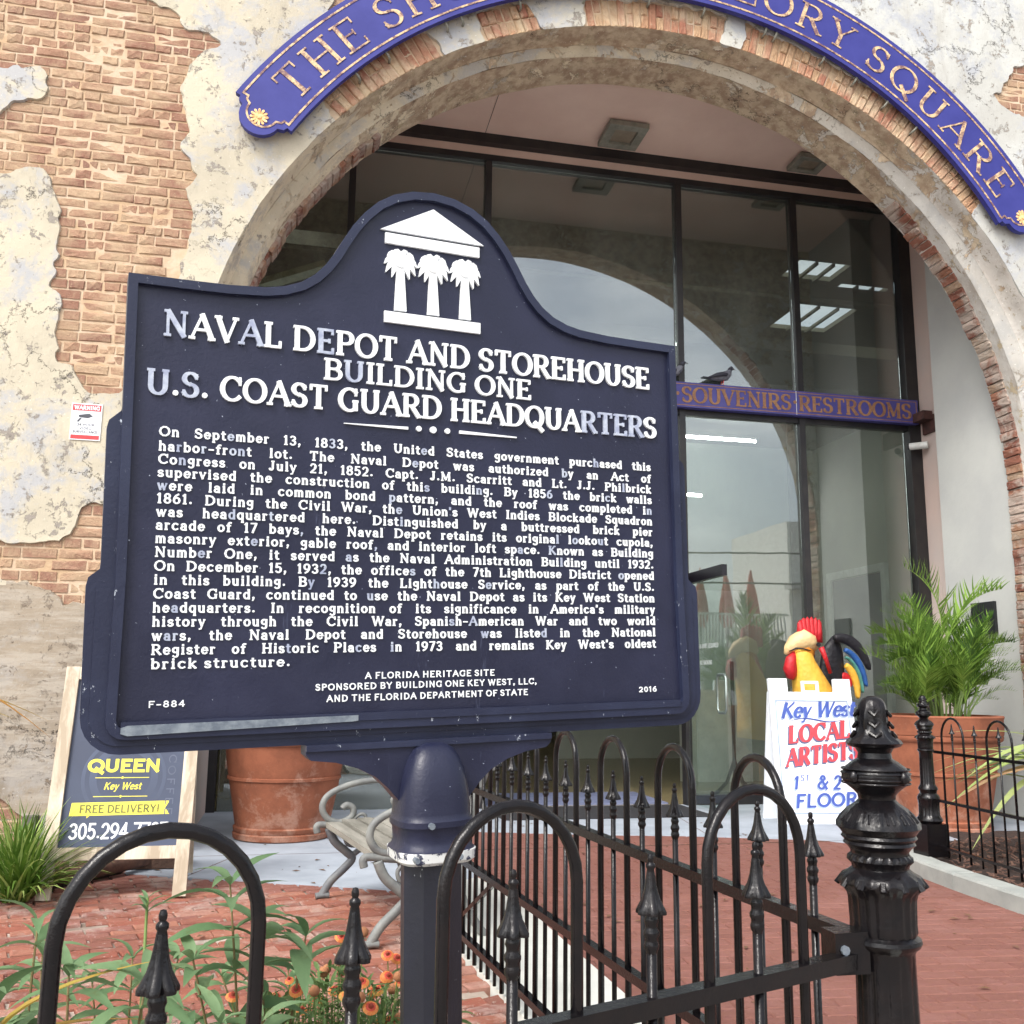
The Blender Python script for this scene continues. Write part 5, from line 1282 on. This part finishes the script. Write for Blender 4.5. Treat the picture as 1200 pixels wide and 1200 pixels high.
m = MB()
for s in (-.385, .31): m.obox((s+.03, .55, .62), (.02, 0, 0), (0, .016, .004), (0, -.17, .62))
m.build('back_leg', 'pine_wood', e)
def ringm(cx, cz, r0, r1, h, a0=0, a1=360, n=48):
    m = MB()
    for k in range(n):
        t0, t1 = R(a0+(a1-a0)*k/n), R(a0+(a1-a0)*(k+1)/n)
        q = [(cx+r*math.cos(t), cz+r*math.sin(t)) for r, t in ((r0, t0), (r1, t0), (r1, t1), (r0, t1))]
        if all(-.31 < a < .305 and b < 1.22 for a, b in q): m.add([P3(a, b, h) for a, b in q], [(0, 1, 2, 3)])
    return m
for r0, r1 in ((.15, .19), (.215, .235)): ringm(-.01, .66, r0, r1, .0125).build('poster_ring', 'poster_ring', e)
pr = lambda x, z, h: P3(x, z, .0125+h)
m = MB(); text(m, 'QUEEN', -.215, .188, .690, .078, pr, serif=False, T=.26, t=.22, seg=20, gap=.06); m.build('lettering', 'poster_yellow', e)
m = MB(); text(m, 'Key West', -.118, .09, .592, .042, pr, serif=False, T=.17, t=.11, slant=.25, seg=14); m.build('lettering', 'poster_yellow', e)
m = MB()
for z in (.660, .554):
    m = MB(); m.prism([(-.168, z-.002), (-.026, z-.002), (-.018, z-.008), (-.010, z-.002), (.13, z-.002), (.13, z+.002), (-.010, z+.002), (-.018, z+.008), (-.026, z+.002), (-.168, z+.002)], pr, 0, .0004); m.build('poster_line', 'poster_yellow', e)
pass
m = MB(); m.prism([(-.285, .447), (.262, .452), (.236, .488), (.258, .527), (-.278, .520)], pr, 0, .0005); m.prism([(-.25, .446), (-.19, .446), (-.19, .434), (-.175, .446)][::1], pr, 0, .0004); m.build('ribbon', 'poster_yellow', e)
m = MB(); text(m, 'FREE DELIVERY!', -.235, .205, .462, .046, lambda x, z, h: pr(x, z, .0012+h), serif=False, T=.18, t=.15); m.build('lettering', 'poster_ink', e)
m = MB(); text(m, '305.294.7787', -.275, .262, .318, .09, pr, serif=False, T=.135, t=.13, seg=18, gap=.05); m.build('lettering', 'poster_white', e)
m = MB(); text(m, 'COFFEE', 0, .36, 0, .045, lambda x, z, h: pr(.232+z, .80-x, h), serif=False, T=.14, t=.12, gap=.3); m.build('lettering', 'poster_faint', e)
m = MB(); text(m, 'CUBAN', -.2, .2, .9, .09, pr, serif=False, T=.24, t=.2); m.build('lettering', 'poster_yellow', e) if False else None
# ------------------------------------------------------------------ white board (right)
e = thing('sandwich_board', 'white plastic sandwich board with blue and red hand lettering about local artists', 'sign board', (4.72, 8.40, .004), R(-7.6))
lean2 = math.atan(.16); cb, sb_ = math.cos(lean2), math.sin(lean2)
P4 = lambda x, z, h=0: (x, z*sb_-h*cb, z*cb+h*sb_)
outl = [(-.41,0),(-.33,0),(-.33,.03),(.33,.03),(.33,0),(.41,0),(.39,1.30),(.24,1.30),(.235,1.19),(.09,1.185),(.085,1.27),(-.075,1.27),(-.08,1.185),(-.205,1.185),(-.21,1.30),(-.385,1.30)]
q4 = [(-.41,0),(.41,0),(.395,1.185),(-.395,1.185)]
m = MB(); m.prism(q4, P4, -.03, .012); m.build('front_panel', 'sign_white', e)
m = MB()
for a, b in ((-.395, -.215), (.235, .395)): m.prism([(a, 1.186), (b, 1.186), (b, 1.31), (a, 1.31)], P4, -.03, .012)
m.build('top_ear', 'sign_white', e)
m = MB(); m.ring([(-.075,1.186),(.09,1.186),(.09,1.29),(-.075,1.29)], [(-.05,1.2),(.065,1.2),(.065,1.265),(-.05,1.265)], P4, -.02, .008); m.build('handle', 'sign_white', e)
m = MB(); rq = [(-.36,.09),(.36,.09),(.35,1.11),(-.35,1.11)]; m.ring(rq, offset(rq, .012), P4, .012, .018); m.build('panel_rim', 'print_shadow', e)
bk_ = MB(); P5 = lambda x, z, h=0: (x, .42-z*sb_+h*cb, z*cb+h*sb_); bk_.prism(q4[::-1], P5, -.03, .01); bk_.build('back_panel', 'sign_white', e)
def handtext(s, x0, x1, z0, size, mat, sl=.0, rise=0., shadow=True, **k):
    def mp(dx, dz, hh): return lambda x, z, h: P4(x+dx, z0+z+dz+(x-x0)*rise, .0135+hh+h)
    if shadow:
        m = MB(); text(m, s, x0, x1, 0, size, mp(-.012, -.014, 0), slant=sl, **k); m.build('letter_shadow', 'print_shadow' if mat == 'print_blue' else 'print_grey', e)
    m = MB(); text(m, s, x0, x1, 0, size, mp(0, 0, .0015), slant=sl, **k); m.build('lettering', mat, e)
handtext('Key West', -.31, .40, .935, .150, 'print_blue', .35, .04, serif=False, T=.21, t=.10, seg=18, gap=.02)
m = MB(); m.tube([P4(-.22+.5*q/12, .915+.02*math.sin(q*.5)+.02*q/12, .015) for q in range(13)], [.001+.006*math.sin(math.pi*q/12) for q in range(13)], 6, ry=None); m.build('flourish', 'print_blue', e)
handtext('LOCAL', -.26, .34, .705, .165, 'print_red', .12, .10, T=.24, t=.10)
handtext('ARTISTS', -.30, .40, .495, .165, 'print_red', .12, .12, T=.24, t=.10)
handtext('1', -.25, -.20, .30, .12, 'print_blue', .2, serif=False, T=.2, t=.16); handtext('ST', -.18, -.09, .375, .055, 'print_blue', .2, shadow=False, serif=False)
handtext('& 2', -.03, .20, .30, .13, 'print_blue', .2, serif=False, T=.18, t=.14); handtext('ND', .22, .32, .375, .055, 'print_blue', .2, shadow=False, serif=False)
handtext('FLOOR', -.25, .34, .135, .125, 'print_blue', .15, .04, serif=False, T=.22, t=.16)
# ------------------------------------------------------------------ rooster statue
e = thing('rooster_statue', 'tall painted rooster statue with yellow neck, red comb and rainbow tail behind the white board', 'statue', (5.22, 9.28, .004), 0)
m = MB(); m.tube([(.0, 0, .62), (.02, 0, .80), (-.02, 0, 1.05), (-.10, 0, 1.28), (-.155, 0, 1.46), (-.17, 0, 1.56), (-.165, 0, 1.62)], [.26, .27, .23, .17, .125, .11, .06], 20); m.build('neck', 'rooster_yellow', e, smooth=True)
m = MB(); m.tube([(-.02, 0, 1.60), (-.08, 0, 1.66), (-.15, 0, 1.69), (-.24, 0, 1.66), (-.31, 0, 1.60), (-.345, 0, 1.55)], [.05, .105, .12, .085, .05, .02], 16); m.build('beak_top', 'rooster_cream', e, smooth=True)
m = MB(); m.tube([(-.05, 0, 1.57), (-.13, 0, 1.57), (-.21, 0, 1.56), (-.27, 0, 1.565)], [.06, .105, .075, .03], 14); m.build('beak_bottom', 'rooster_orange', e, smooth=True)
m = MB(); m.tube([(-.33, -.05, 1.575), (-.27, -.085, 1.605), (-.2, -.10, 1.60), (-.12, -.112, 1.585)], [.004, .010, .010, .004], 6); m.build('mouth_line', 'rooster_black', e, smooth=True)
m = MB()
for k, (x, z, a) in enumerate(((-.17, 1.85, -6), (-.13, 1.875, -3), (-.085, 1.885, 2), (-.04, 1.885, 6), (.005, 1.88, 10), (.045, 1.86, 14))):
    c = Vector((x, 0, z)); m.tube([(x*.75-.02, 0, 1.68), (x*.9-.01, 0, 1.78), (x, 0, z+.02), (x+.004, 0, z+.05)], [.06, .045, .026, .003], 8)
m.build('comb', 'rooster_red', e, smooth=True)
m = MB(); m.tube([(-.255, -.03, 1.56), (-.30, -.03, 1.50), (-.315, -.03, 1.40), (-.30, -.03, 1.32), (-.285, -.03, 1.29)], [.025, .055, .07, .05, .01], 12); m.build('wattle', 'rooster_red', e, smooth=True)
m = MB(); m.tube([(-.0, -.10, 1.62), (.05, -.10, 1.50), (.10, -.09, 1.36)], [.03, .022, .02], 8); m.build('ear_lobe', 'rooster_red', e, smooth=True)
m = MB(); m.tube([(-.03, -.115, 1.645), (-.03, -.10, 1.645)], .022, 10); m.build('eye', 'rooster_black', e)
m = MB(); m.tube([(.0, 0, .45), (.14, 0, .60), (.24, 0, .78), (.30, 0, .95)], [.2, .27, .22, .08], 18); m.build('body', 'rooster_black', e, smooth=True)
bands = [('rooster_black', .80, 1.04, 100, 25), ('rooster_blue', .66, .80, 80, 8), ('rooster_teal', .58, .66, 74, 0), ('rooster_yellow', .40, .58, 70, -12), ('rooster_red', .14, .40, 84, 20)]
for i, (mt, r0, r1, a0, a1) in enumerate(bands):
    m = MB(); q = []; n = 20
    for k in range(n+1):
        u = k/n; a = R(a0+(a1-a0)*u); w = (r1-r0)/2*(.30+.70*math.sin(math.pi*min(.96, .12+.86*u))**.6)*(.95 if u < 1 else .3); rm = (r0+r1)/2
        q.append((.25+.38*rm*math.cos(a)+.05*(1-rm), 1.17+.60*rm*math.sin(a), w*.5))
    m.tube([(x, .02*i-.04, z) for x, z, w in q], [w for x, z, w in q], 10, ry=.03, upv=(0, 1, 0))
    m.build('tail_feather', mt, e, smooth=True)
m = MB(); m.tube([(.26, .06, .85), (.22, .06, 1.1), (.20, .06, 1.35), (.22, .06, 1.6), (.26, .06, 1.74)], [.16, .16, .15, .12, .03], 12, ry=.05, upv=(0, 1, 0)); m.build('tail_base', 'rooster_black', e, smooth=True)
for s in (-.08, .08):
    m = MB(); m.tube([(.04, s, .5), (.05, s, .06)], .03, 8); m.tube([(-.12, s, .03), (.12, s, .03)], .025, 8); m.build('leg', 'rooster_orange', e, smooth=True)
MB().lathe([(.3, 0), (.3, .03)], 24).build('base_plate', 'rooster_black', e)
# ------------------------------------------------------------------ bits by the left wall
m = MB(); pts = [(-1.42, 6.42, .05), (-1.22, 6.62, .06), (-1.02, 6.85, .065), (-.86, 7.06, .07), (-.76, 7.2, .075)]
m.tube(pts, [.05, .052, .045, .042, .03], 10)
for v in range(len(m.v)): 
    x, y, z = m.v[v]; q = noise.noise(Vector((x*9, y*9, z*9)))*.014; m.v[v] = (x+q, y+q, z+q)
tag(m.build('log', 'bark', smooth=True), 'short brown log lying on the ground beside the grass tuft', 'log')
e = thing('flower_box', 'long low brown planter trough seen under the coffee sign board', 'planter', (-1.12, 7.1, .01))
MB().box(-.55, -.10, 0, .45, .12, .16).build('trough', 'soil', e); MB().box(-.20, -.108, .09, -.02, -.101, .15).build('green_label', 'rooster_teal', e)
for x, s, lb in ((-1.70, .085, 'small dark grey box low on the wall behind the grass tuft, left one'), (-1.585, .075, 'small grey box low on the wall between the grass tuft and the coffee sign board')):
    tag(MB().box(x-s/2, 7.38, .10, x+s/2, 7.48, .30).build('wall_box', 'light_metal' if s < .08 else 'inner_beam'), lb, 'box', 'small boxes low on the left wall')
# ------------------------------------------------------------------ plants
def leaf_mesh(name, mat, w=.2, droop=.25, fold=.25, n=6, tip=.0, base=.12, pk=.42):
    m = MB(); P = []
    for i in range(n+1):
        t = i/n; x = t*(1-.12*droop*t); z = -droop*t*t+.06*math.sin(t*3.1)
        ww = w/2*(math.sin(math.pi*min(1, (t*(1-base)+base))**(math.log(.5)/math.log(pk)) if 0 else math.pi*(base+(1-base)*t)**(1.0))**.9) if t < 1 else .002
        if t == 0: ww = w*.05
        P.append((x, ww, z))
    for x, ww, z in P: m.v += [(x, -ww, z+ww*fold), (x, 0, z), (x, ww, z+ww*fold)]
    for i in range(n):
        a = i*3; m.face((a, a+1, a+4, a+3)); m.face((a+1, a+2, a+5, a+4))
    return m.mesh(name, mat, True)
def orient(p, az, el, roll, s, sy=None):
    mt = Matrix.Translation(Vector(p)) @ Matrix.Rotation(az, 4, 'Z') @ Matrix.Rotation(-el, 4, 'Y') @ Matrix.Rotation(roll, 4, 'X') @ Matrix.Diagonal((s, sy or s, s, 1))
    return mt
GL = [leaf_mesh('garden_leaf', 'leaf_garden', .22+.03*i, .30+.15*i, .35) for i in range(3)]
gp = random.Random(21)
def garden_plant(base, tops, label, leafL=.13, nl=5):
    e = thing('leafy_plant', label, 'plant', base, 0, 'leafy plants behind the front fence')
    for (tx, ty, tz) in tops:
        b = Vector((gp.uniform(-.03, .03), gp.uniform(-.03, .03), 0)); t = Vector((tx-base[0], ty-base[1], tz-base[2]))
        mid = (b+t)/2+Vector((gp.uniform(-.03, .03), gp.uniform(-.03, .03), 0)); path = [b, mid, t]
        P = [(1-u)**2*b+2*u*(1-u)*mid+u*u*t for u in [i/8 for i in range(9)]]
        MB().tube(P, [.0045-.0003*i for i in range(9)], 6).build('stem', 'stem_brown', e, smooth=True)
        az0 = gp.uniform(0, 6)
        for k, u in enumerate((.52, .66, .78, .88, .95, 1.0)[-nl:]):
            p = P[min(8, int(u*8))].lerp(P[min(8, int(u*8)+1)], u*8-int(u*8)) if u < 1 else P[8]
            for j in range(3 if u > .9 else 2):
                az = az0+k*1.9+j*2*math.pi/(3 if u > .9 else 2)+gp.uniform(-.3, .3)
                L = leafL*(gp.uniform(.8, 1.15))*(.75 if u > .96 else 1)
                put('leaf', gp.choice(GL), e, mat4=orient(p, az, gp.uniform(.15, .6) if u < .96 else gp.uniform(.4, .95), gp.uniform(-.4, .4), L))
    return e
garden_plant((-.02, 2.35, 0), [(-.11, 2.2, .79), (-.05, 2.25, .70), (-.17, 2.15, .66)], 'tall leafy plant under the large left hoop, reaching up beside its right leg', .14, 6)
garden_plant((-.42, 2.15, 0), [(-.44, 2.05, .76), (-.37, 2.0, .68)], 'thin leafy plant partly behind the left leg of the large left hoop', .12, 4)
garden_plant((-.22, 1.85, 0), [(-.215, 1.8, .71), (-.28, 1.78, .63), (-.15, 1.82, .60)], 'bushy leafy plant left of the large left spear point', .125, 6)
garden_plant((-.02, 2.5, 0), [(.05, 2.3, .66)], 'single leafy stem leaning right between the first and second hoop', .15, 3)
garden_plant((-.10, 2.0, 0), [(-.10, 1.95, .60), (-.03, 2.05, .57)], 'short leafy plant low at the right inside the large left hoop', .12, 5)
garden_plant((.02, 2.9, 0), [(.02, 2.8, .46), (-.15, 2.85, .44)], 'low leafy plant behind the second spear point from the left', .11, 4)
garden_plant((-.35, 2.6, 0), [(-.33, 2.5, .58), (-.24, 2.6, .55), (-.42, 2.55, .52)], 'leafy plant further back behind the large left hoop', .11, 5)
garden_plant((-.55, 2.5, 0), [(-.50, 2.4, .62), (-.60, 2.4, .55)], 'leafy plant at the far left edge behind the fence', .12, 5)
e = thing('thin_weed', 'thin upright weed with a small green bud inside the large left hoop', 'plant', (-.27, 2.2, 0))
MB().tube([(0, 0, 0), (.005, 0, .4), (-.0, 0, .77)], [.005, .004, .003], 6).build('stem', 'stem_green', e, smooth=True)
for k in range(7): put('leaf', GL[0], e, mat4=orient((0, 0, .765-.004*k), k*2.1, .9-.05*k, 0, .035+.004*k))
# blanket flowers
fl = random.Random(4)
def flower_mesh(name, cols, r=.0165):
    m = MB(); n = 11
    for k in range(n):
        a = 2*math.pi*k/n; c, s_ = math.cos(a), math.sin(a); w = .26*r
        for j, (r0, r1, mi) in enumerate(((.25, .62, 0), (.62, 1.0, 1))):
            m.k = mi; z0, z1 = .004*(1-r0), .004*(1-r1)-.004*j
            m.add([((r0*c+s_*w/r*.8)*r, (r0*s_-c*w/r*.8)*r, z0), ((r1*c+s_*w/r)*r, (r1*s_-c*w/r)*r, z1), ((r1*c-s_*w/r)*r, (r1*s_+c*w/r)*r, z1), ((r0*c-s_*w/r*.8)*r, (r0*s_+c*w/r*.8)*r, z0)], [(0, 1, 2, 3)])
    m.k = 2; m.lathe([(r*.36, -.002), (r*.36, .004), (r*.2, .010)], 10); m.k = 0
    return m.mesh(name, cols)
F1 = flower_mesh('flower_orange', ['petal_red', 'petal_orange', 'flower_eye']); F2 = flower_mesh('flower_yellow', ['petal_orange', 'petal_yellow', 'flower_eye'])
SH = MB().lathe([(.003, -.008), (.012, -.004), (.014, .003), (.009, .012), (.002, .015)], 10).mesh('seed_head', 'seed_head', True)
SL = leaf_mesh('small_leaf', 'leaf_small', .22, .3, .3, 4)
def small_bush(base, rad, hgt, n, nf, label, seed):
    rs = random.Random(seed); e = thing('flower_clump', label, 'flowers', base, 0, 'orange flower clumps behind the front fence')
    m = MB(); lv = []
    for k in range(n):
        a = rs.uniform(0, 6.28); r = rad*math.sqrt(rs.random()); h = hgt*(1-.5*(r/rad)**2)*rs.uniform(.35, 1.0); x, y = r*math.cos(a), r*math.sin(a)
        if rs.random() < .15: m.tube([(x*.5, y*.5, 0), (x*.8, y*.8, h*.6), (x, y, h)], .0016, 4)
        L = rs.uniform(.025, .06); mt = orient((x, y, h), rs.uniform(0, 6.28), rs.uniform(-.2, 1.2), rs.uniform(-.5, .5), L)
        b0 = len(m.v); m.k = 1
        for v in SL.vertices: m.v.append(tuple(mt @ v.co))
        for f_ in SL.polygons: m.face([b0+i for i in f_.vertices])
        m.k = 0
    tag(m.build('foliage', ['stem_green', 'leaf_small'], e), kind='stuff')
    for k in range(nf):
        a = rs.uniform(0, 6.28); r = rad*math.sqrt(rs.random()); h = hgt*(1-.35*(r/rad)**2)*rs.uniform(.85, 1.2); x, y = r*math.cos(a), r*math.sin(a)
        s = MB(); s.tube([(x*.7, y*.7, h*.3), (x, y, h)], .0018, 4); st = s.build('flower_stem', 'stem_green', e)
        q = rs.random(); me = F1 if q < .5 else (F2 if q < .68 else SH)
        put('flower' if q < .68 else 'seed_head', me, e, mat4=Matrix.Translation((x, y, h)) @ Matrix.Rotation(rs.uniform(-.3, .3), 4, 'Y') @ Matrix.Rotation(rs.uniform(.2, .9), 4, 'X') @ Matrix.Diagonal((rs.uniform(.6, 1.15),)*2+(1, 1)))
small_bush((.15, 2.60, 0), .20, .53, 2600, 34, 'clump of orange and red daisies just left of the marker post', 31)
small_bush((.0, 2.38, 0), .15, .53, 1700, 20, 'clump of small orange daisies right of the large left hoop', 32)
small_bush((.36, 2.75, 0), .13, .50, 1000, 14, 'small patch of orange daisies just right of the marker post', 33)
# dry grass wisp
def blades(name_mats, base, n, L, spread, w, seed, label, cat, lean=(0, 0), name='grass_tuft', droop=1., group=None):
    rs = random.Random(seed); m = MB()
    for k in range(n):
        a = rs.uniform(0, 6.283); el = R(rs.uniform(spread[0], spread[1])); l = L*rs.uniform(.6, 1.1); P = []
        x = y = z = 0.; bx, by = rs.uniform(-.06, .06), rs.uniform(-.06, .06); seg = 6; m.k = rs.choice(range(len(name_mats)))
        b0 = len(m.v)
        for i in range(seg+1):
            t = i/seg; ww = w*(1-t**2.2)*(.7+.5*min(1, 3*t))
            m.v += [(bx+x-math.sin(a)*ww, by+y+math.cos(a)*ww, z+ww*.4), (bx+x, by+y, z), (bx+x+math.sin(a)*ww, by+y-math.cos(a)*ww, z+ww*.4)]
            ee = el-droop*1.5*t*t*(1.2-el/1.7); x += math.cos(ee)*math.cos(a)*l/seg; y += math.cos(ee)*math.sin(a)*l/seg; z = max(.01, z+math.sin(ee)*l/seg)
        for i in range(seg):
            q = b0+i*3; m.face((q, q+1, q+4, q+3)); m.face((q+1, q+2, q+5, q+4))
    m.k = 0
    o = m.mesh(name, name_mats, True); ob = put(name, o, None, base); return tag(ob, label, cat, group)
blades(['leaf_grass', 'leaf_grass', 'leaf_pale'], (-1.43, 6.12, .01), 420, .56, (28, 86), .0075, 3, 'round tuft of long green grass against the left wall', 'plant')
blades(['leaf_straw'], (-.06, 2.1, 0), 60, .50, (45, 85), .0022, 5, 'wisp of dry straw coloured grass low inside the large left hoop', 'plant')
# bromeliad like plant in the lower left corner, broad arching leaves
BL = {m_: leaf_mesh('arching_leaf', m_, .13, .95, .5, 10) for m_ in ('leaf_dark', 'leaf_orange', 'leaf_garden', 'leaf_pale')}
e = thing('striped_plant', 'broad leaved plant with orange and green arching leaves in the lower left corner', 'plant', (-.43, 1.74, .58))
rs = random.Random(9)
for k in range(26):
    mt_ = rs.choice(['leaf_dark', 'leaf_dark', 'leaf_orange', 'leaf_garden', 'leaf_pale'])
    put('leaf', BL[mt_], e, mat4=orient((rs.uniform(-.02, .02), rs.uniform(-.02, .02), rs.uniform(0, .1)), rs.uniform(0, 6.28), rs.uniform(.6, 1.35), rs.uniform(-.3, .3), rs.uniform(.15, .235), None))
MB().tube([(0, 0, -.58), (0, 0, .1)], .014, 8).build('stem', 'stem_brown', e)
e = thing('tall_plant', 'tall plant at the left edge of which only brown leaf tips reach into view', 'plant', (-1.5, 4.2, 0))
MB().tube([(0, 0, 0), (0, 0, 1.15)], .025, 8).build('stem', 'stem_brown', e)
for k, (z, el, az, L) in enumerate(((1.15, .55, -.1, .48), (1.08, .75, .1, .44), (1.02, .9, -.35, .40), (1.1, 1.0, 1.9, .4), (1.1, 1.0, 3.4, .4), (1.05, .8, 4.6, .4))):
    put('leaf', BL['leaf_orange' if k < 3 else 'leaf_dark'], e, mat4=orient((0, 0, z), az, el, 0, L, L*.55))
# palm in the right pot
def frond_mesh(name, seed, n=22, mats=('leaf_palm', 'leaf_palm_light')):
    rs = random.Random(seed); m = MB(); P = []
    for i in range(13):
        t = i/12; P.append(Vector((t*.92, 0, t*.30-.42*t*t*t)))
    m.k = 1; m.tube(P, [.007*(1-.8*i/12) for i in range(13)], 5, ry=None)
    for i in range(n):
        t = .22+.78*i/(n-1); q = t*12; k = min(11, int(q)); p = P[k].lerp(P[k+1], q-k); L = .36*math.sin(math.pi*(.18+.74*t))**.8*rs.uniform(.85, 1.1)
        for s in (-1, 1):
            az = s*R(rs.uniform(38, 58)-22*t); el = R(rs.uniform(8, 38)); b0 = len(m.v); m.k = 0 if rs.random() < .75 else 1
            d = Vector((math.cos(az)*math.cos(el), math.sin(az)*math.cos(el), math.sin(el))); sd_ = Vector((-math.sin(az), math.cos(az), 0))
            for j in range(5):
                u = j/4; c = p+d*L*u+Vector((0, 0, -.10*u*u*L*2)); w = .0105*(1-u**1.6)+.0006; m.v += [tuple(c-sd_*w), tuple(c+sd_*w+Vector((0, 0, .3*w)))]
            for j in range(4): a = b0+2*j; m.face((a, a+1, a+3, a+2))
    m.k = 0
    return m.mesh(name, list(mats), False)
FR = [frond_mesh('palm_frond', s) for s in range(4)]
e = thing('potted_palm', 'bushy green areca palm growing in the right terracotta pot', 'palm', (5.70, 7.93, .86)); rs = random.Random(14)
for k in range(27):
    a = rs.uniform(0, 6.28); r = rs.uniform(.02, .24); h = rs.uniform(.08, .7); x, y = r*math.cos(a), r*math.sin(a)
    MB().tube([(x*.8, y*.8, -.02), (x, y, h*.5), (x*1.5, y*1.5, h)], [.012, .010, .007], 6).build('stem', 'stem_green', e, smooth=True)
    for j in range(4):
        az = a+rs.uniform(-1.1, 1.1); hh = h*rs.uniform(.55, 1.05); el = rs.uniform(.35, 1.4)
        s = rs.uniform(.5, .82)*(1.0 if el > .9 else .72)
        put('frond', rs.choice(FR), e, mat4=orient((x*1.3, y*1.3, hh), az, el, rs.uniform(-.5, .5), s))
for az, el, h, s in ((1.9, 1.35, .62, 1.0), (-.2, .95, .62, .95), (3.0, .6, .5, .8), (3.4, .3, .45, .75), (.2, .4, .4, .7), (-1.5, .7, .4, .7)):
    put('frond', rs.choice(FR), e, mat4=orient((0, 0, h), az, el, .2, s))
# pale strap leaved plant behind the planter fence
e = thing('strap_leaf_plant', 'plant with long pale yellow green strap leaves inside the planter at the right edge', 'plant', (5.15, 5.95, .1)); rs = random.Random(6)
SB = {m_: leaf_mesh('strap_leaf', m_, .11, 1.0, .35, 10) for m_ in ('leaf_pale', 'leaf_garden', 'leaf_pink')}
for k in range(34):
    az = rs.uniform(0, 6.28); put('leaf', SB[rs.choice(['leaf_pale', 'leaf_pale', 'leaf_garden', 'leaf_pale', 'leaf_pink'])], e, mat4=orient((rs.uniform(-.05, .05), rs.uniform(-.05, .05), rs.uniform(.35, .6)), az, rs.uniform(.5, 1.2), rs.uniform(-.3, .3), rs.uniform(.45, .66)))
for az, el, z in ((3.3, .75, .62), (3.0, .55, .58), (3.6, .9, .6), (2.7, .8, .55), (3.2, .35, .5)):
    put('leaf', SB['leaf_pale'], e, mat4=orient((0, 0, z), az, el, 0, .66))
MB().tube([(0, 0, 0), (0, 0, .55)], .03, 8).build('stem', 'stem_brown', e)
# ------------------------------------------------------------------ across the street: what the shop windows mirror
e = thing('white_building', 'white two storey building across the street, mirrored in the shop windows', 'building', (19.5, -16, 0))
MB().box(-.9, -4, 0, 4.6, 1, 7.7).build('tower_wall', 'far_white', e); MB().box(-12, -3, 0, -.91, 1, 2.6).build('low_wall', 'far_white', e)
MB().box(-1.1, .99, 5.0, 4.8, 1.6, 5.25).build('canopy', 'far_roof', e); MB().box(-.2, 1.001, 2.7, .9, 1.06, 4.6).build('brick_panel', 'far_brick', e)
for x in (1.6, 3.1): MB().box(x, 1.001, 5.6, x+.9, 1.05, 7).build('window', 'far_window', e)
rl = MB()
for k in range(81): rl.box(-12+k*.135, 1.0, 2.6, -11.94+k*.135, 1.03, 3.95)
rl.box(-12, .99, 3.951, -1.0, 1.06, 4.03); tag(rl.build('railing', 'far_white', e), kind='stuff')
for x, lb in ((13.6, 'leftmost'), (15.1, 'second'), (16.2, 'third'), (17.25, 'rightmost')):
    u_ = thing('patio_umbrella', 'folded red patio umbrella on the terrace across the street, %s of four' % lb, 'umbrella', (x, -15.5, 2.6), 0, 'folded red umbrellas across the street')
    MB().tube([(0, 0, 0), (0, 0, 1.3)], .03, 6).build('pole', 'cable', u_); MB().lathe([(.18, .9), (.32, 1.3), (.26, 1.9), (.12, 2.7), (.02, 3.2)], 12).build('canopy', 'umbrella_red', u_)
for z, dz, lb in ((4.6, .5, 'lower overhead cable strung across the street'), (5.5, .7, 'upper overhead cable strung across the street')):
    tag(MB().tube([(-40, -9, z-dz), (0, -9, z-.4), (40, -9, z+dz)], .03, 5).build('power_line', 'cable'), lb, 'cable', 'overhead cables across the street')
def far_tree(x, y, h, seed):
    t = thing('street_tree', 'leafy street tree across the road, mirrored in the glass, %s' % ('taller one' if h > 6 else 'shorter one'), 'tree', (x, y, 0), 0, 'trees across the street'); rs = random.Random(seed)
    MB().tube([(0, 0, 0), (.1, 0, h*.3), (0, .1, h*.6)], [.18, .14, .08], 8).build('trunk', 'bark', t)
    m = MB()
    for k in range(2600):
        v = Vector((rs.gauss(0, 1), rs.gauss(0, 1), rs.gauss(0, .8))); v = v.normalized()*(rs.random()**.4)*h*.33; p = v+Vector((0, 0, h*.68)); a = Vector((rs.gauss(0, 1), rs.gauss(0, 1), rs.gauss(0, 1))).normalized()*.16; b = a.orthogonal().normalized()*.07
        m.add([p-a, p+b, p+a, p-b], [(0, 1, 2, 3)])
    tag(m.build('crown', 'leaf_dark', t), kind='stuff')
far_tree(4.0, -12, 4.6, 1); far_tree(-9, -14, 6.8, 2)
